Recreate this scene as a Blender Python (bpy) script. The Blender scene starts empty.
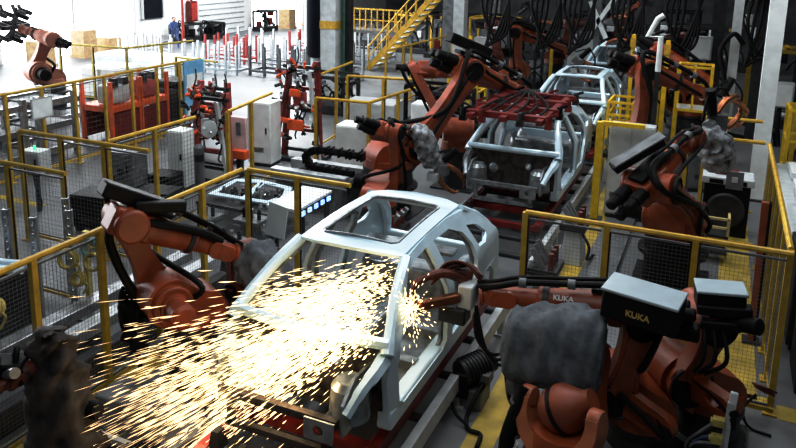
import bpy, bmesh, math, random
from mathutils import Vector as V, Matrix, noise
from mathutils.geometry import tessellate_polygon
random.seed(7)
C = bpy.context.scene.collection
sc = bpy.context.scene
pi = math.pi
sin, cos = math.sin, math.cos

# ------------------------------------------------------------------ materials
def mat(name, col, rough=.5, metal=0., var=.15, scale=6., emis=None, bump=0., dirt=None):
    m = bpy.data.materials.new(name); m.use_nodes = True
    nt = m.node_tree; n = nt.nodes; l = nt.links
    b = n['Principled BSDF']
    b.inputs['Roughness'].default_value = rough; b.inputs['Metallic'].default_value = metal
    tc = n.new('ShaderNodeTexCoord'); nz = n.new('ShaderNodeTexNoise')
    nz.inputs['Scale'].default_value = scale; nz.inputs['Detail'].default_value = 5
    l.new(tc.outputs['Object'], nz.inputs['Vector'])
    r = n.new('ShaderNodeValToRGB')
    d = dirt or tuple(c*(1-2.2*var) for c in col)
    r.color_ramp.elements[0].position = .3; r.color_ramp.elements[0].color = (*[max(0, c) for c in d], 1)
    r.color_ramp.elements[1].position = .62; r.color_ramp.elements[1].color = (*col, 1)
    l.new(nz.outputs['Fac'], r.inputs['Fac']); l.new(r.outputs['Color'], b.inputs['Base Color'])
    if col[0] < .02: b.inputs['Specular IOR Level'].default_value = .14
    if bump:
        bp = n.new('ShaderNodeBump'); bp.inputs['Strength'].default_value = bump; bp.inputs['Distance'].default_value = .02
        l.new(nz.outputs['Fac'], bp.inputs['Height']); l.new(bp.outputs['Normal'], b.inputs['Normal'])
    if emis:
        b.inputs['Emission Color'].default_value = (*emis[0], 1); b.inputs['Emission Strength'].default_value = emis[1]
    return m
M = dict(
    orange=mat('robot orange paint', (.33, .066, .021), .42, 0, .22, 4),
    orange_dull=mat('worn orange paint', (.27, .062, .025), .5, 0, .2, 4),
    orange_hazed=mat('orange paint with haze', (.46, .20, .14), .5, 0, .15, 5),  # haze put into the far left robot's paint colour
    orange_pale=mat('pale orange paint', (.42, .13, .06), .45, 0, .18, 5),  # lighter, pinker orange for the yoke
    orange_lt=mat('bright orange paint', (.75, .13, .03), .5, 0, .12, 5),
    dark_orange=mat('red brown and shaded orange paint', (.16, .035, .018), .5, 0, .3, 7),  # brown parts, plus shade put into the far robots' orange
    red=mat('red paint', (.20, .016, .013), .42, 0, .25, 6),
    pink=mat('faded red paint', (.40, .07, .06), .5, 0, .2, 6),
    yellow=mat('yellow rail paint', (.55, .365, .045), .42, 0, .14, 8),
    yellow_br=mat('bright yellow paint', (.72, .50, .03), .45, 0, .12, 8),
    yfloor=mat('yellow floor paint', (.52, .39, .07), .6, 0, .22, 3),
    black=mat('black plastic', (.008, .008, .009), .5, 0, .2, 8),
    rubber=mat('black rubber hose', (.007, .007, .008), .55, 0, .2, 8),
    dark=mat('dark machinery grey', (.035, .036, .04), .5, .3, .3, 5),
    mid=mat('grey machine paint', (.16, .17, .18), .5, .2, .25, 5),
    steel=mat('brushed steel', (.42, .43, .45), .33, .75, .2, 9),
    alu=mat('aluminium profile', (.55, .58, .60), .38, .5, .12, 9),
    lgrey=mat('light grey paint', (.50, .53, .54), .45, 0, .1, 5),
    cover=mat('pale grey cover', (.32, .38, .41), .4, 0, .06, 4),
    white=mat('white paint', (.74, .77, .77), .45, 0, .07, 4),
    body=mat('primed body steel', (.60, .74, .82), .3, .1, .06, 3),
    bodyin=mat('bare inner steel', (.34, .37, .39), .36, .6, .3, 7),
    bodydark=mat('dark pressed steel', (.09, .075, .07), .42, .5, .4, 9),
    cloth=mat('grey jacket cloth', (.115, .13, .15), .8, 0, .2, 14, bump=.25),
    clothlt=mat('silver jacket cloth', (.34, .36, .38), .5, .15, .44, 11, bump=.5),
    clothbr=mat('brown jacket cloth', (.045, .033, .028), .7, 0, .42, 7, bump=.4),
    copper=mat('copper electrode', (.42, .17, .08), .35, .8, .2, 9),
    wood=mat('cardboard brown', (.55, .40, .25), .7, 0, .15, 6),
    blue=mat('pale blue print', (.22, .48, .68), .5, 0, .1, 4),
    bluecl=mat('blue overall cloth', (.06, .10, .22), .8, 0, .2, 8),
    skin=mat('skin', (.45, .27, .19), .6, 0, .05, 8),
    hair=mat('dark hair', (.02, .015, .012), .6, 0, .1, 8),
    navy=mat('navy banner cloth', (.010, .012, .022), .7, 0, .2, 3),
    gold=mat('gold lettering', (.55, .38, .10), .5, 0, .05, 5),
    teal=mat('teal hose', (.10, .30, .32), .4, 0, .1, 8),
    brass=mat('yellow hose', (.55, .45, .12), .45, 0, .2, 9),
    green=mat('green lamp', (.05, .5, .2), .4, 0, .1, 5, emis=((.1, 1, .4), 1.2)),
    lampwhite=mat('white lamp', (.8, .85, .9), .4, 0, .05, 5, emis=((.9, .95, 1), 1.0)),
)

# ------------------------------------------------------------------ mesh builder
def frame_of(d):
    d = d.normalized(); a = V((0, 0, 1)) if abs(d.z) < .95 else V((1, 0, 0))
    u = d.cross(a).normalized(); return u, d.cross(u).normalized(), d
def smooth_path(pts, k=6):
    p = [V(q) for q in pts]
    if len(p) < 3: return p
    q = [p[0]*2-p[1]] + p + [p[-1]*2-p[-2]]; out = []
    for i in range(1, len(q)-2):
        for j in range(k):
            t = j/k
            a, b, c, d = q[i-1], q[i], q[i+1], q[i+2]
            out.append(.5*((2*b)+(c-a)*t+(2*a-5*b+4*c-d)*t*t+(3*b-a-3*c+d)*t**3))
    out.append(p[-1]); return out
class MB:
    def __init__(s): s.v = []; s.f = []
    def add(s, vs, fs):
        o = len(s.v); s.v += [V(q) for q in vs]; s.f += [tuple(i+o for i in f) for f in fs]; return s
    def box(s, c, d, rot=None, taper=None):
        c = V(c); x, y, z = d[0]/2, d[1]/2, d[2]/2
        vs = [V((i*x, j*y, k*z)) for k in (-1, 1) for j in (-1, 1) for i in (-1, 1)]
        if taper:
            for q in vs[4:]: q.x *= taper[0]; q.y *= taper[1]
        if rot is not None:
            R = rot if isinstance(rot, Matrix) else Matrix.Rotation(rot, 3, 'Z')
            vs = [R @ q for q in vs]
        return s.add([c+q for q in vs], [(0, 2, 3, 1), (4, 5, 7, 6), (0, 1, 5, 4), (1, 3, 7, 5), (3, 2, 6, 7), (2, 0, 4, 6)])
    def bar(s, a, b, w, h=None, up=None):
        a, b = V(a), V(b); h = h or w; d = (b-a)
        if d.length < 1e-6: return s
        d = d.normalized(); u = V(up) if up is not None else (V((0, 0, 1)) if abs(d.z) < .95 else V((0, 1, 0)))
        r = d.cross(u).normalized(); u = r.cross(d)
        vs = [p+r*(i*w/2)+u*(j*h/2) for p in (a, b) for i, j in ((-1, -1), (1, -1), (1, 1), (-1, 1))]
        return s.add(vs, [(0, 1, 2, 3), (7, 6, 5, 4), (0, 4, 5, 1), (1, 5, 6, 2), (2, 6, 7, 3), (3, 7, 4, 0)])
    def tube(s, pts, r, n=10, sm=0, cap=True):
        p = smooth_path(pts, sm) if sm else [V(q) for q in pts]
        R = r if hasattr(r, '__len__') else [r]*len(p)
        if len(R) != len(p): R = [R[min(len(R)-1, int(i*len(R)/len(p)))] for i in range(len(p))]
        vs = []; u = None
        for i, q in enumerate(p):
            t = (p[min(i+1, len(p)-1)]-p[max(i-1, 0)])
            if t.length < 1e-9: t = V((0, 0, 1))
            t.normalize()
            if u is None: u = frame_of(t)[0]
            u = (u-t*u.dot(t))
            if u.length < 1e-5: u = frame_of(t)[0]
            u.normalize(); w = t.cross(u)
            for k in range(n):
                a = 2*pi*k/n; vs.append(q+(u*cos(a)+w*sin(a))*R[i])
        fs = [(i*n+k, i*n+(k+1) % n, (i+1)*n+(k+1) % n, (i+1)*n+k) for i in range(len(p)-1) for k in range(n)]
        if cap: fs += [tuple(range(n))[::-1], tuple(range((len(p)-1)*n, len(p)*n))]
        return s.add(vs, fs)
    def cyl(s, a, b, r, r2=None, n=18): return s.tube([a, b], [r, r if r2 is None else r2], n)
    def lathe(s, prof, o, ax, n=20):                      # prof: (radius, distance along ax)
        o = V(o); u, w, d = frame_of(V(ax))
        return s.tube([o+d*t for r, t in prof], [max(r, .001) for r, t in prof], n) if False else s._lathe(prof, o, u, w, d, n)
    def _lathe(s, prof, o, u, w, d, n):
        vs = [o+d*t+(u*cos(2*pi*k/n)+w*sin(2*pi*k/n))*max(r, .0005) for r, t in prof for k in range(n)]
        m = len(prof)
        fs = [(i*n+k, i*n+(k+1) % n, (i+1)*n+(k+1) % n, (i+1)*n+k) for i in range(m-1) for k in range(n)]
        fs += [tuple(range(n))[::-1], tuple(range((m-1)*n, m*n))]
        return s.add(vs, fs)
    def ball(s, c, r, n=14, m=8):
        c = V(c); r = r if hasattr(r, '__len__') else (r, r, r); vs = []; fs = []
        for i in range(m+1):
            t = pi*i/m
            for k in range(n):
                a = 2*pi*k/n; vs.append(c+V((r[0]*sin(t)*cos(a), r[1]*sin(t)*sin(a), r[2]*cos(t))))
        fs = [(i*n+k, (i+1)*n+k, (i+1)*n+(k+1) % n, i*n+(k+1) % n) for i in range(m) for k in range(n)]
        return s.add(vs, fs)
    def ring(s, c, ax, R, r, n=22, m=8, arc=(0, 2*pi)):
        c = V(c); u, w, d = frame_of(V(ax)); full = abs(arc[1]-arc[0]-2*pi) < 1e-6
        k = n if not full else n
        pts = [c+(u*cos(arc[0]+(arc[1]-arc[0])*i/k)+w*sin(arc[0]+(arc[1]-arc[0])*i/k))*R for i in range(k+1)]
        return s.tube(pts, r, m)
    def plate(s, outer, holes, th, o, ux, uy):            # flat plate with holes, thickness th centred on the plane
        o, ux, uy = V(o), V(ux).normalized(), V(uy).normalized(); nn = ux.cross(uy)
        loops = [outer]+list(holes)
        flat = [p for lp in loops for p in lp]
        tri = tessellate_polygon([[V((p[0], p[1], 0)) for p in lp] for lp in loops])
        top = [o+ux*p[0]+uy*p[1]+nn*(th/2) for p in flat]; bot = [q-nn*th for q in top]; N = len(flat)
        fs = []
        for t in tri:
            a, b, c = (flat[i] for i in t)
            ar = (b[0]-a[0])*(c[1]-a[1])-(b[1]-a[1])*(c[0]-a[0])
            t = tuple(t) if ar > 0 else tuple(t)[::-1]
            fs += [t, tuple(i+N for i in t[::-1])]
        off = 0
        for li, lp in enumerate(loops):
            k = len(lp); A = sum(lp[i][0]*lp[(i+1) % k][1]-lp[(i+1) % k][0]*lp[i][1] for i in range(k))
            ccw = (A > 0) == (li == 0)
            for i in range(k):
                a, b = off+i, off+(i+1) % k
                fs.append((a+N, b+N, b, a) if ccw else (b+N, a+N, a, b))
            off += k
        return s.add(top+bot, fs)
    def warp(s, fn): s.v = [V(fn(q)) for q in s.v]; return s
    def build(s, name, m, parent=None, loc=None, ang=35, bevel=0):
        me = bpy.data.meshes.new(name)
        off = V((0, 0, 0))
        if parent is not None:
            q = parent
            while q is not None: off = off+V(q.location); q = q.parent
        elif loc is not None: off = V(loc)
        me.from_pydata([q-off for q in s.v], [], s.f); me.update()
        for p in me.polygons: p.use_smooth = True
        me.set_sharp_from_angle(angle=math.radians(ang))
        me.materials.append(M[m] if isinstance(m, str) else m)
        ob = bpy.data.objects.new(name, me); C.objects.link(ob)
        if parent is not None: ob.parent = parent
        elif loc is not None: ob.location = loc
        if bevel:
            b = ob.modifiers.new('edge', 'BEVEL'); b.width = bevel; b.segments = 2; b.limit_method = 'ANGLE'; b.angle_limit = .6
        return ob
def tag(o, label, cat, group=None, kind=None):
    if label: o['label'] = label
    if cat: o['category'] = cat
    if group: o['group'] = group
    if kind: o['kind'] = kind
    return o
def thing(name, label, cat, loc=(0, 0, 0), group=None):
    o = bpy.data.objects.new(name, None); C.objects.link(o); o.location = loc; o.empty_display_size = .2
    return tag(o, label, cat, group)
def struct(name, mb, m, **k):
    o = mb.build(name, m, **k); o['kind'] = 'structure'; return o
def dup(root, loc, rz=0., label=None, scale=None):
    r = root.copy(); C.objects.link(r); r.location = loc; r.rotation_euler = (0, 0, rz)
    if scale: r.scale = (scale,)*3
    if label: r['label'] = label
    for ch in list(root.children):
        c = ch.copy(); C.objects.link(c); c.parent = r
        for g in list(ch.children):
            d = g.copy(); C.objects.link(d); d.parent = c
    return r
def text_part(txt, size, o, ux, uy, m, parent, name='lettering', th=.004):
    cu = bpy.data.curves.new('t', 'FONT'); cu.body = txt; cu.size = size; cu.extrude = th; cu.align_x = 'CENTER'; cu.align_y = 'CENTER'
    cu.offset = size*.02
    t = bpy.data.objects.new('t', cu); me = bpy.data.meshes.new_from_object(t)
    ux, uy = V(ux).normalized(), V(uy).normalized(); uy = (uy-ux*uy.dot(ux)).normalized(); n = ux.cross(uy)
    mb = MB(); mb.add([V(o)+ux*v.co.x+uy*v.co.y+n*v.co.z for v in me.vertices], [tuple(p.vertices) for p in me.polygons])
    bpy.data.objects.remove(t); bpy.data.curves.remove(cu); bpy.data.meshes.remove(me)
    return mb.build(name, m, parent)
def hull2(L, r1, r2, waist=.8, n=12):                     # capsule outline along +x with radii r1 at 0, r2 at L
    o = [(r1*cos(t), r1*sin(t)) for t in [pi/2+pi*i/n for i in range(n+1)]]
    low = [(L*t, -(r1*(1-t)+r2*t)*(1-(1-waist)*sin(pi*t))) for t in (.15, .3, .45, .6, .75, .88)]
    o += low+[(L+r2*cos(t), r2*sin(t)) for t in [-pi/2+pi*i/n for i in range(n+1)]]
    o += [(x, -y) for x, y in low[::-1]]
    return o
def circ(cx, cy, r, n=18, ry=None): return [(cx+r*cos(2*pi*i/n), cy+(ry or r)*sin(2*pi*i/n)) for i in range(n)]
def cloth_drape(stations, n=36, seed=0, pw=3.2, fold=.02):     # stations: (centre, half width vector, half height vector)
    mb = MB(); P = [V(c) for c, a, b in stations]; k = 5
    sm = [smooth_path([s_[j] for s_ in stations], k) for j in range(3)]; m = len(sm[0]); vs = []
    for i in range(m):
        for j in range(n):
            t = 2*pi*j/n; c, s_ = cos(t), sin(t); rr = (abs(c)**pw+abs(s_)**pw)**(-1/pw)
            q = sm[0][i]+sm[1][i]*(c*rr)+sm[2][i]*(s_*rr)
            d = (q-sm[0][i]).normalized()
            f = fold*(sin(i*.9+3*sin(t*2+seed))+.7*sin(i*1.7+j*.5+seed)*abs(c)+1.8*noise.noise(q*6+V((seed, 0, 0)))+.8*noise.noise(q*14))
            vs.append(q+d*f)
    fs = [(i*n+j, i*n+(j+1) % n, (i+1)*n+(j+1) % n, (i+1)*n+j) for i in range(m-1) for j in range(n)]+[tuple(range(n))[::-1], tuple(range((m-1)*n, m*n))]
    return mb.add(vs, fs)
def cloth_blob(path, radii, n=22, k=8, amp=.03, seed=0, squash=1.):
    p = smooth_path(path, k); mb = MB(); R = []
    for i in range(len(p)):
        t = i/(len(p)-1)*(len(radii)-1); a = int(min(t, len(radii)-2)); R.append(radii[a]+(radii[a+1]-radii[a])*(t-a))
    mb.tube(p, R, n)
    m = len(p)
    for i, q in enumerate(mb.v):
        ri, kk = divmod(i, n); c = p[ri]; d = q-c
        a = 2*pi*kk/n
        f = amp*(sin(a*5+seed+ri*.55)*.6+sin(a*3-ri*.8+seed*2)*.6)+amp*1.6*noise.noise(q*5+V((seed, 0, 0)))
        mb.v[i] = q+d.normalized()*f
    return mb
# ------------------------------------------------------------------ camera
W_, F_, PX, PY, CH = 796., 739.6, 392.87, 106.35, 5.1
ya, pt, ro = math.radians(-24.052), math.radians(11.599), math.radians(1.0739)
fw = V((sin(ya)*cos(pt), cos(ya)*cos(pt), -sin(pt))); ri = V((cos(ya), -sin(ya), 0)); up = ri.cross(fw)
X_, U_ = ri*cos(ro)+up*sin(ro), -ri*sin(ro)+up*cos(ro)
cd = bpy.data.cameras.new('camera'); cam = bpy.data.objects.new('camera', cd); C.objects.link(cam)
R3 = Matrix((X_, U_, -fw)).transposed()
cam.matrix_world = Matrix.Translation((0, 0, CH)) @ R3.to_4x4()
cd.sensor_fit = 'HORIZONTAL'; cd.sensor_width = 36; cd.lens = F_*36/W_
cd.shift_x = (398-PX)/W_; cd.shift_y = (PY-224)/W_; cd.clip_end = 300
sc.camera = cam

# ------------------------------------------------------------------ room shell
def floor_mat():
    m = bpy.data.materials.new('polished concrete'); m.use_nodes = True; nt = m.node_tree; n = nt.nodes; l = nt.links; b = n['Principled BSDF']
    tc = n.new('ShaderNodeTexCoord'); a = n.new('ShaderNodeTexNoise'); a.inputs['Scale'].default_value = .45; a.inputs['Detail'].default_value = 8
    l.new(tc.outputs['Object'], a.inputs['Vector'])
    r = n.new('ShaderNodeValToRGB'); r.color_ramp.elements[0].position = .3; r.color_ramp.elements[0].color = (.10, .105, .11, 1)
    r.color_ramp.elements[1].position = .7; r.color_ramp.elements[1].color = (.21, .22, .23, 1); l.new(a.outputs['Fac'], r.inputs['Fac'])
    l.new(r.outputs['Color'], b.inputs['Base Color'])
    c = n.new('ShaderNodeTexNoise'); c.inputs['Scale'].default_value = 3; l.new(tc.outputs['Object'], c.inputs['Vector'])
    q = n.new('ShaderNodeMapRange'); q.inputs['To Min'].default_value = .38; q.inputs['To Max'].default_value = .6; l.new(c.outputs['Fac'], q.inputs['Value']); l.new(q.outputs['Result'], b.inputs['Roughness'])
    return m
struct('floor', MB().box((-6, 27, -.05), (56, 74, .1)), floor_mat())
def wall_mat():
    m = mat('pale wall panels', (.80, .81, .80), .7, 0, .05, 2); return m
wl = wall_mat()
# left wall along x=-29 with tall daylight openings
mb = MB()
ops = [(2, 21.5, 0, 7), (22.5, 30.8, 0, 7), (41.5, 50, 0, 7)]
y = -10
for a, b, z0, z1 in ops:
    mb.box((-29.15, (y+a)/2, 6), (.3, a-y, 12)); mb.box((-29.15, (a+b)/2, 9.5), (.3, b-a, 5)); y = b
mb.box((-29.15, (y+64)/2, 6), (.3, 64-y, 12))
struct('wall_left', mb, wl)
glass = mat('daylight in the opening', (.9, .93, .95), .5, 0, .02, 1, emis=((.95, .98, 1.), 4.5))
for i, (a, b, z0, z1) in enumerate(ops):
    w = struct(f'window_{i+1}', MB().box((-29.28, (a+b)/2, 3.5), (.04, b-a, 7)), glass)
    fr = MB()
    k = max(2, int((b-a)/4))
    for j in range(k+1): fr.box((-29.1, a+(b-a)*j/k, 3.5), (.12, .12, 7))
    fr.box((-29.1, (a+b)/2, 6.95), (.12, b-a, .12))
    fr.build('window_frame', 'lgrey', w)
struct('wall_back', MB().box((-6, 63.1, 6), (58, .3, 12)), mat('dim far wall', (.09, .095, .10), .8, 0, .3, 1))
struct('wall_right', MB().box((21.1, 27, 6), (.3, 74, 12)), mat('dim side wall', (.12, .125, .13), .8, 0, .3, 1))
struct('ceiling', MB().box((-4, 27, 12.1), (52, 74, .2)), mat('dark roof sheeting', (.22, .23, .24), .8, 0, .2, 1))
# door (roller shutter) and small dark doorway on the left wall
d = struct('door_1', MB().box((-28.95, 38.2, 2.4), (.1, 4.6, 4.8)), mat('white shutter', (.72, .74, .74), .5, 0, .05, 3))
fr = MB()
for j in range(14): fr.box((-28.88, 38.2, .3+j*.33), (.06, 4.5, .05))
fr.build('shutter_slat', 'lgrey', d)
d = struct('door_2', MB().box((-28.95, 32.0, 2.9), (.1, 1.5, 3.0)), 'navy')
MB().box((-28.9, 32.0, 4.45), (.14, 1.7, .12)).box((-28.9, 31.2, 2.9), (.14, .1, 3)).box((-28.9, 32.8, 2.9), (.14, .1, 3)).build('door_frame', 'lgrey', d)
# painted floor lines
def line(i, x0, y0, x1, y1, z=.006): struct(f'trim_{i}', MB().box(((x0+x1)/2, (y0+y1)/2, z/2), (abs(x1-x0), abs(y1-y0), z)), 'yfloor')
line(1, -6.45, 3.6, -6.02, 8.4); line(2, -2.12, 5.6, -1.80, 8.55); line(3, .30, 9.0, .78, 18.5); line(4, -2.15, 8.75, -1.80, 20)
line(5, -.15, 8.8, .95, 9.10); line(6, -8.6, 9.75, -6.3, 9.95); line(7, -14.4, 8, -14.15, 19); line(8, -20, 10, -12.2, 10.2); line(9, -.55, 18.6, 1.2, 19.6); line(10, -1.6, 8.35, -.6, 8.5)
line(11, .98, 6.6, 1.9, 6.95); line(12, .98, 8.7, 1.9, 9.0)

# ------------------------------------------------------------------ safety fences
def fence(label, pts, h=2.0, step=1.0, rail='yellow', mesh=True, mid=False, low=.12, r=.036, grid=.045, name='safety_fence', posts=None, half=False):
    root = thing(name, label, 'fence', (pts[0][0], pts[0][1], 0))
    rl = MB(); lo = MB()
    for a, b in zip(pts, pts[1:]):
        a, b = V((a[0], a[1], 0)), V((b[0], b[1], 0)); L = (b-a).length; n = max(1, round(L/step)); d = (b-a)/n
        rl.cyl(a+V((0, 0, h)), b+V((0, 0, h)), r, n=8)
        if mid: rl.bar(a+V((0, 0, h*.5)), b+V((0, 0, h*.5)), .04)
        lo.bar(a+V((0, 0, low)), b+V((0, 0, low)), .04)
        for i in range(n+1):
            if i == n and b is not None and (b.x, b.y) != (pts[-1][0], pts[-1][1]): continue
            p = a+d*i
            pm = MB().box(p+V((0, 0, h/2)), (.07, .07, h)); pm.box(p+V((0, 0, .01)), (.16, .16, .02))
            pm.build('post', rail, root)
            MB().box(p+V((d.normalized()*.045))+V((0, 0, h/2)), (.02, .02, h-.15)).build('post_shade', 'dark', root)  # dark strip standing in for each post's shaded half
        if mesh:
            for i in range(n):
                p, q = a+d*i+d.normalized()*.06, a+d*(i+1)-d.normalized()*.06; w = (q-p).length
                g = MB(); z0, z1 = low+.05, h-.08; t = .0022 if grid < .08 else .004
                nv = int(w/grid); nh = int((z1-z0)/grid)
                for k in range(nv+1): c = p+(q-p)*(k/max(1, nv)); g.bar(c+V((0, 0, z0)), c+V((0, 0, z1)), t)
                for k in range(nh+1): zz = z0+(z1-z0)*k/nh; g.bar(p+V((0, 0, zz)), q+V((0, 0, zz)), t)
                for zz in (z0, z1): g.bar(p+V((0, 0, zz)), q+V((0, 0, zz)), .025)
                g.build('mesh_panel', 'mid', root)
    rl.build('top_rail', rail, root); lo.build('bottom_rail', rail, root)
    return root
fence('yellow topped mesh fence along the left of the welding cell, nearest the camera', [(-6.2, 4.05), (-6.2, 8.54)], step=.92)
fence('yellow topped mesh fence behind the orange robot at the near car', [(-6.13, 8.6), (-4.45, 8.6)], step=.85)
fence('yellow topped mesh fence crossing behind the front right robots', [(-2.03, 8.66), (.92, 8.66)], step=.93)
fence('long yellow fence on the right running away beside the walkway', [(.9, 8.8), (.9, 14.0)], step=.75, grid=.08)
fence('low yellow frame fence across the right walkway end', [(-.42, 14.08), (.84, 14.08)], step=1.2, mesh=False)
fence('second yellow frame fence past the walkway end', [(-.15, 16.0), (.86, 16.0)], step=1.0, mesh=False, h=2.0)
fence('yellow topped fence behind the control boxes on the left', [(-10.95, 8.72), (-8.08, 8.72)], step=.96, grid=.07)
fence('yellow topped fence at left picture edge, in front of the small grey box', [(-10.6, 7.24), (-8.24, 7.24)], step=1.15, grid=.07)
fence('yellow topped fence running away from the grey control box to a post', [(-9.08, 8.85), (-9.03, 11.0)], step=1.05, grid=.08)
fence('long yellow fence far left in front of the steel racks and red carts', [(-13.98, 9.9), (-14.0, 17.4)], step=.95, grid=.12)
fence('yellow railing beside the white cabinets and red jigs', [(-8.8, 11.7), (-9.15, 13.8)], step=1.05, mesh=False)
fence('yellow railing behind the linear axis, in front of a white cabinet', [(-8.0, 13.8), (-6.75, 13.88), (-6.55, 16.5)], step=1.1, mesh=False)
fence('yellow railing beside the dark banner column', [(-9.5, 16.5), (-9.85, 19.1)], step=1.2, mesh=False)
fence('yellow railing in the middle below the stairs', [(-8.8, 16.8), (-6.9, 17.15)], step=.95, mesh=False)
fence('far yellow railing running beyond the stairs', [(-10.1, 22), (-9.9, 30)], step=2.0, mesh=False)
fence('brown framed fence around the far left robot', [(-20.8, 18.4), (-18.0, 18.6), (-17.6, 21.5)], step=1.3, rail='brass', mesh=False, h=1.9)
fence('dark yellow fence beside the sign panel at far left', [(-16.2, 18.9), (-14.4, 18.7)], step=1.3, mesh=False, rail='brass', h=1.7)
# ------------------------------------------------------------------ industrial robots
def robot(label, B, z0, S, E, W, T=None, s=1., look='orange', side=1, box=None, hose=True, hub='black', tool=None, jacket=None, group=None, name='welding_robot', base='dark', lod=1, comp=False, motors='black', mscale=1., cap=.18, motor_out=True, side_hose=True):
    B, S, E, W = V((B[0], B[1], 0)), V(S), V(E), V(W)
    root = thing(name, label, 'robot', B, group)
    d = V((S.x-B.x, S.y-B.y, 0))
    d = d.normalized() if d.length > .05 else V((1, 0, 0))
    n = V((-d.y, d.x, 0))*side                       # lateral direction of the arm
    z = V((0, 0, 1))
    if z0 > .06:
        p = MB().box(B+z*.02, (.95*s, .95*s, .04)).lathe([(.36*s, 0), (.36*s, z0-.04), (.42*s, z0-.04), (.42*s, z0)], B+z*.03, z, 20)
        p.build('pedestal', base, root)
    top = S.z-z0
    MB().lathe([(.45*s, 0), (.45*s, .06), (.38*s, .09), (.36*s, top*.38), (.40*s, top*.42), (.40*s, top*.5)], B+z*z0, z, 22).build('base', base, root)
    # rotating column: slab hull from the base axis up to the shoulder
    L = (S-(B+z*(z0+top*.62))); ln = L.length
    mb = MB(); mb.plate(hull2(ln, .34*s, .29*s, .9), [], .46*s, B+z*(z0+top*.62), L, n.cross(L))
    mb.lathe([(.39*s, 0), (.37*s, top*.18)], B+z*(z0+top*.5), z, 20)
    mb.build('rotating_column', look, root, bevel=.02*s)
    # shoulder joint
    hb = MB().cyl(S-n*.33*s, S+n*.33*s, .24*s, n=22); hb.build('shoulder_joint', look, root, bevel=.02*s)
    mm = MB().lathe([(.17*s, 0), (.17*s, .05*s), (.15*s, .06*s), (.15*s, .30*s), (.11*s, .34*s)], S-n*.33*s, -n, 16); mm.build('shoulder_motor', motors, root)
    # link arm
    A = E-S; La = A.length; Au = A.normalized(); off = n*.27*s
    la = MB().plate(hull2(La, .25*s, .19*s, .60), [], .19*s, S+off, A, n.cross(A))
    inner = MB().plate([(x*1.0+0, y) for x, y in hull2(La*.62, .12*s, .10*s, .8)], [], .03*s, S+off+n*.10*s+A*.19, A, n.cross(A))
    la.v += []; link = la.build('link_arm', look, root, bevel=.035*s)
    inner.build('web', 'orange_dull' if look == 'orange' else look, link)
    for c, r in ((S, cap), (E, cap*.8)):
        MB().lathe([(r*s*1.06, 0), (r*s*1.06, .035*s), (r*s, .045*s), (r*s*.9, .02*s)], c+off+n*.09*s, n, 22).build('joint_cap', hub, link)
    # elbow / in-line hand motors
    Fa = W-E; Lf = Fa.length; Fu = Fa.normalized(); fup = n.cross(Fu); fup = fup if fup.z > 0 else -fup
    eb = MB().cyl(E-n*.26*s, E+n*.17*s, .20*s, n=22); eb.bar(E-Fu*.22*s, E+Fu*.28*s, .34*s, .32*s, up=fup)
    eb.build('elbow_housing', look, root, bevel=.04*s)
    mt = MB()
    for a, b in ((-.10, .06), (.10, .06), (0, -.09)) if motor_out else ():
        q = E-Fu*.22*s+n*a*s+fup*b*s
        MB().lathe([(.085*s*mscale, 0), (.085*s*mscale, .20*s), (.07*s*mscale, .21*s), (.07*s*mscale, .34*s*mscale), (.05*s, .36*s*mscale)], q, -Fu, 14).build('wrist_motor', motors, root)
    # forearm
    MB().lathe([(.17*s, .1*s), (.18*s, .24*s), (.165*s, Lf*.35), (.135*s, Lf*.62), (.15*s, Lf*.63), (.15*s, Lf*.67), (.11*s, Lf*.69), (.10*s, Lf*.9), (.11*s, Lf-.02*s)], E, Fu, 22).build('forearm', look, root)
    MB().lathe([(.16*s, Lf*.60), (.16*s, Lf*.645)], E, Fu, 22).build('forearm_band', 'dark', root)
    # wrist fork and flange
    T = V(T) if T else W+Fu*.3*s
    wd = (T-W).normalized()
    wk = MB()
    for q in (-1, 1): wk.plate(hull2(.17*s, .10*s, .095*s, .95), [], .055*s, W-Fu*.13*s+n*q*.105*s, Fu, fup)
    wk.cyl(W-n*.14*s, W+n*.14*s, .085*s, n=16); wk.ball(W, .11*s)
    wk.lathe([(.095*s, 0), (.095*s, .14*s), (.12*s, .15*s), (.12*s, .19*s)], W, wd, 18)
    wk.build('wrist', look, root, bevel=.012*s)
    if hose:
        a = [S-d*.25*s-n*.25*s, S-d*.32*s+z*.2*s-n*.30*s, S+A*.5-n*.02*s-d*.1*s+off*1.75, E+off*1.3-Fu*.2*s+fup*.12*s, E+fup*.30*s+n*.12*s, E+Fu*Lf*.45+fup*.27*s+n*.10*s, E+Fu*Lf*.8+fup*.22*s+n*.08*s, W+fup*.16*s+n*.12*s, W+wd*.2*s+fup*.1*s]
        MB().tube(a, .036*s, 10, sm=6).build('dress_pack_hose', 'rubber', root)
        b = [q+fup*.03*s-n*.08*s for q in a[3:]]
        MB().tube(b, .024*s, 8, sm=6).build('cable', 'rubber', root)
        if side_hose: MB().tube([S-d*.1*s+n*.42*s-z*.2, S+n*.46*s, S+A*.55+n*.44*s-d*.06, E+n*.34*s+fup*.05*s, E+Fu*Lf*.3+n*.25*s+fup*.05*s, E+Fu*Lf*.62+n*.2*s, W+n*.15*s-fup*.06*s], .03*s, 9, sm=6).build('side_hose', 'rubber', root)
        MB().bar(E+fup*.22*s-Fu*.2*s, E+fup*.21*s+Fu*.45*s, .2*s, .05*s, up=fup).build('hose_tray', 'black', root, bevel=.01)
        for q in (a[5], a[6]): MB().lathe([(.055*s, -.04*s), (.055*s, .04*s)], q, Fu, 12).build('hose_clamp', 'mid', root)
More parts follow.
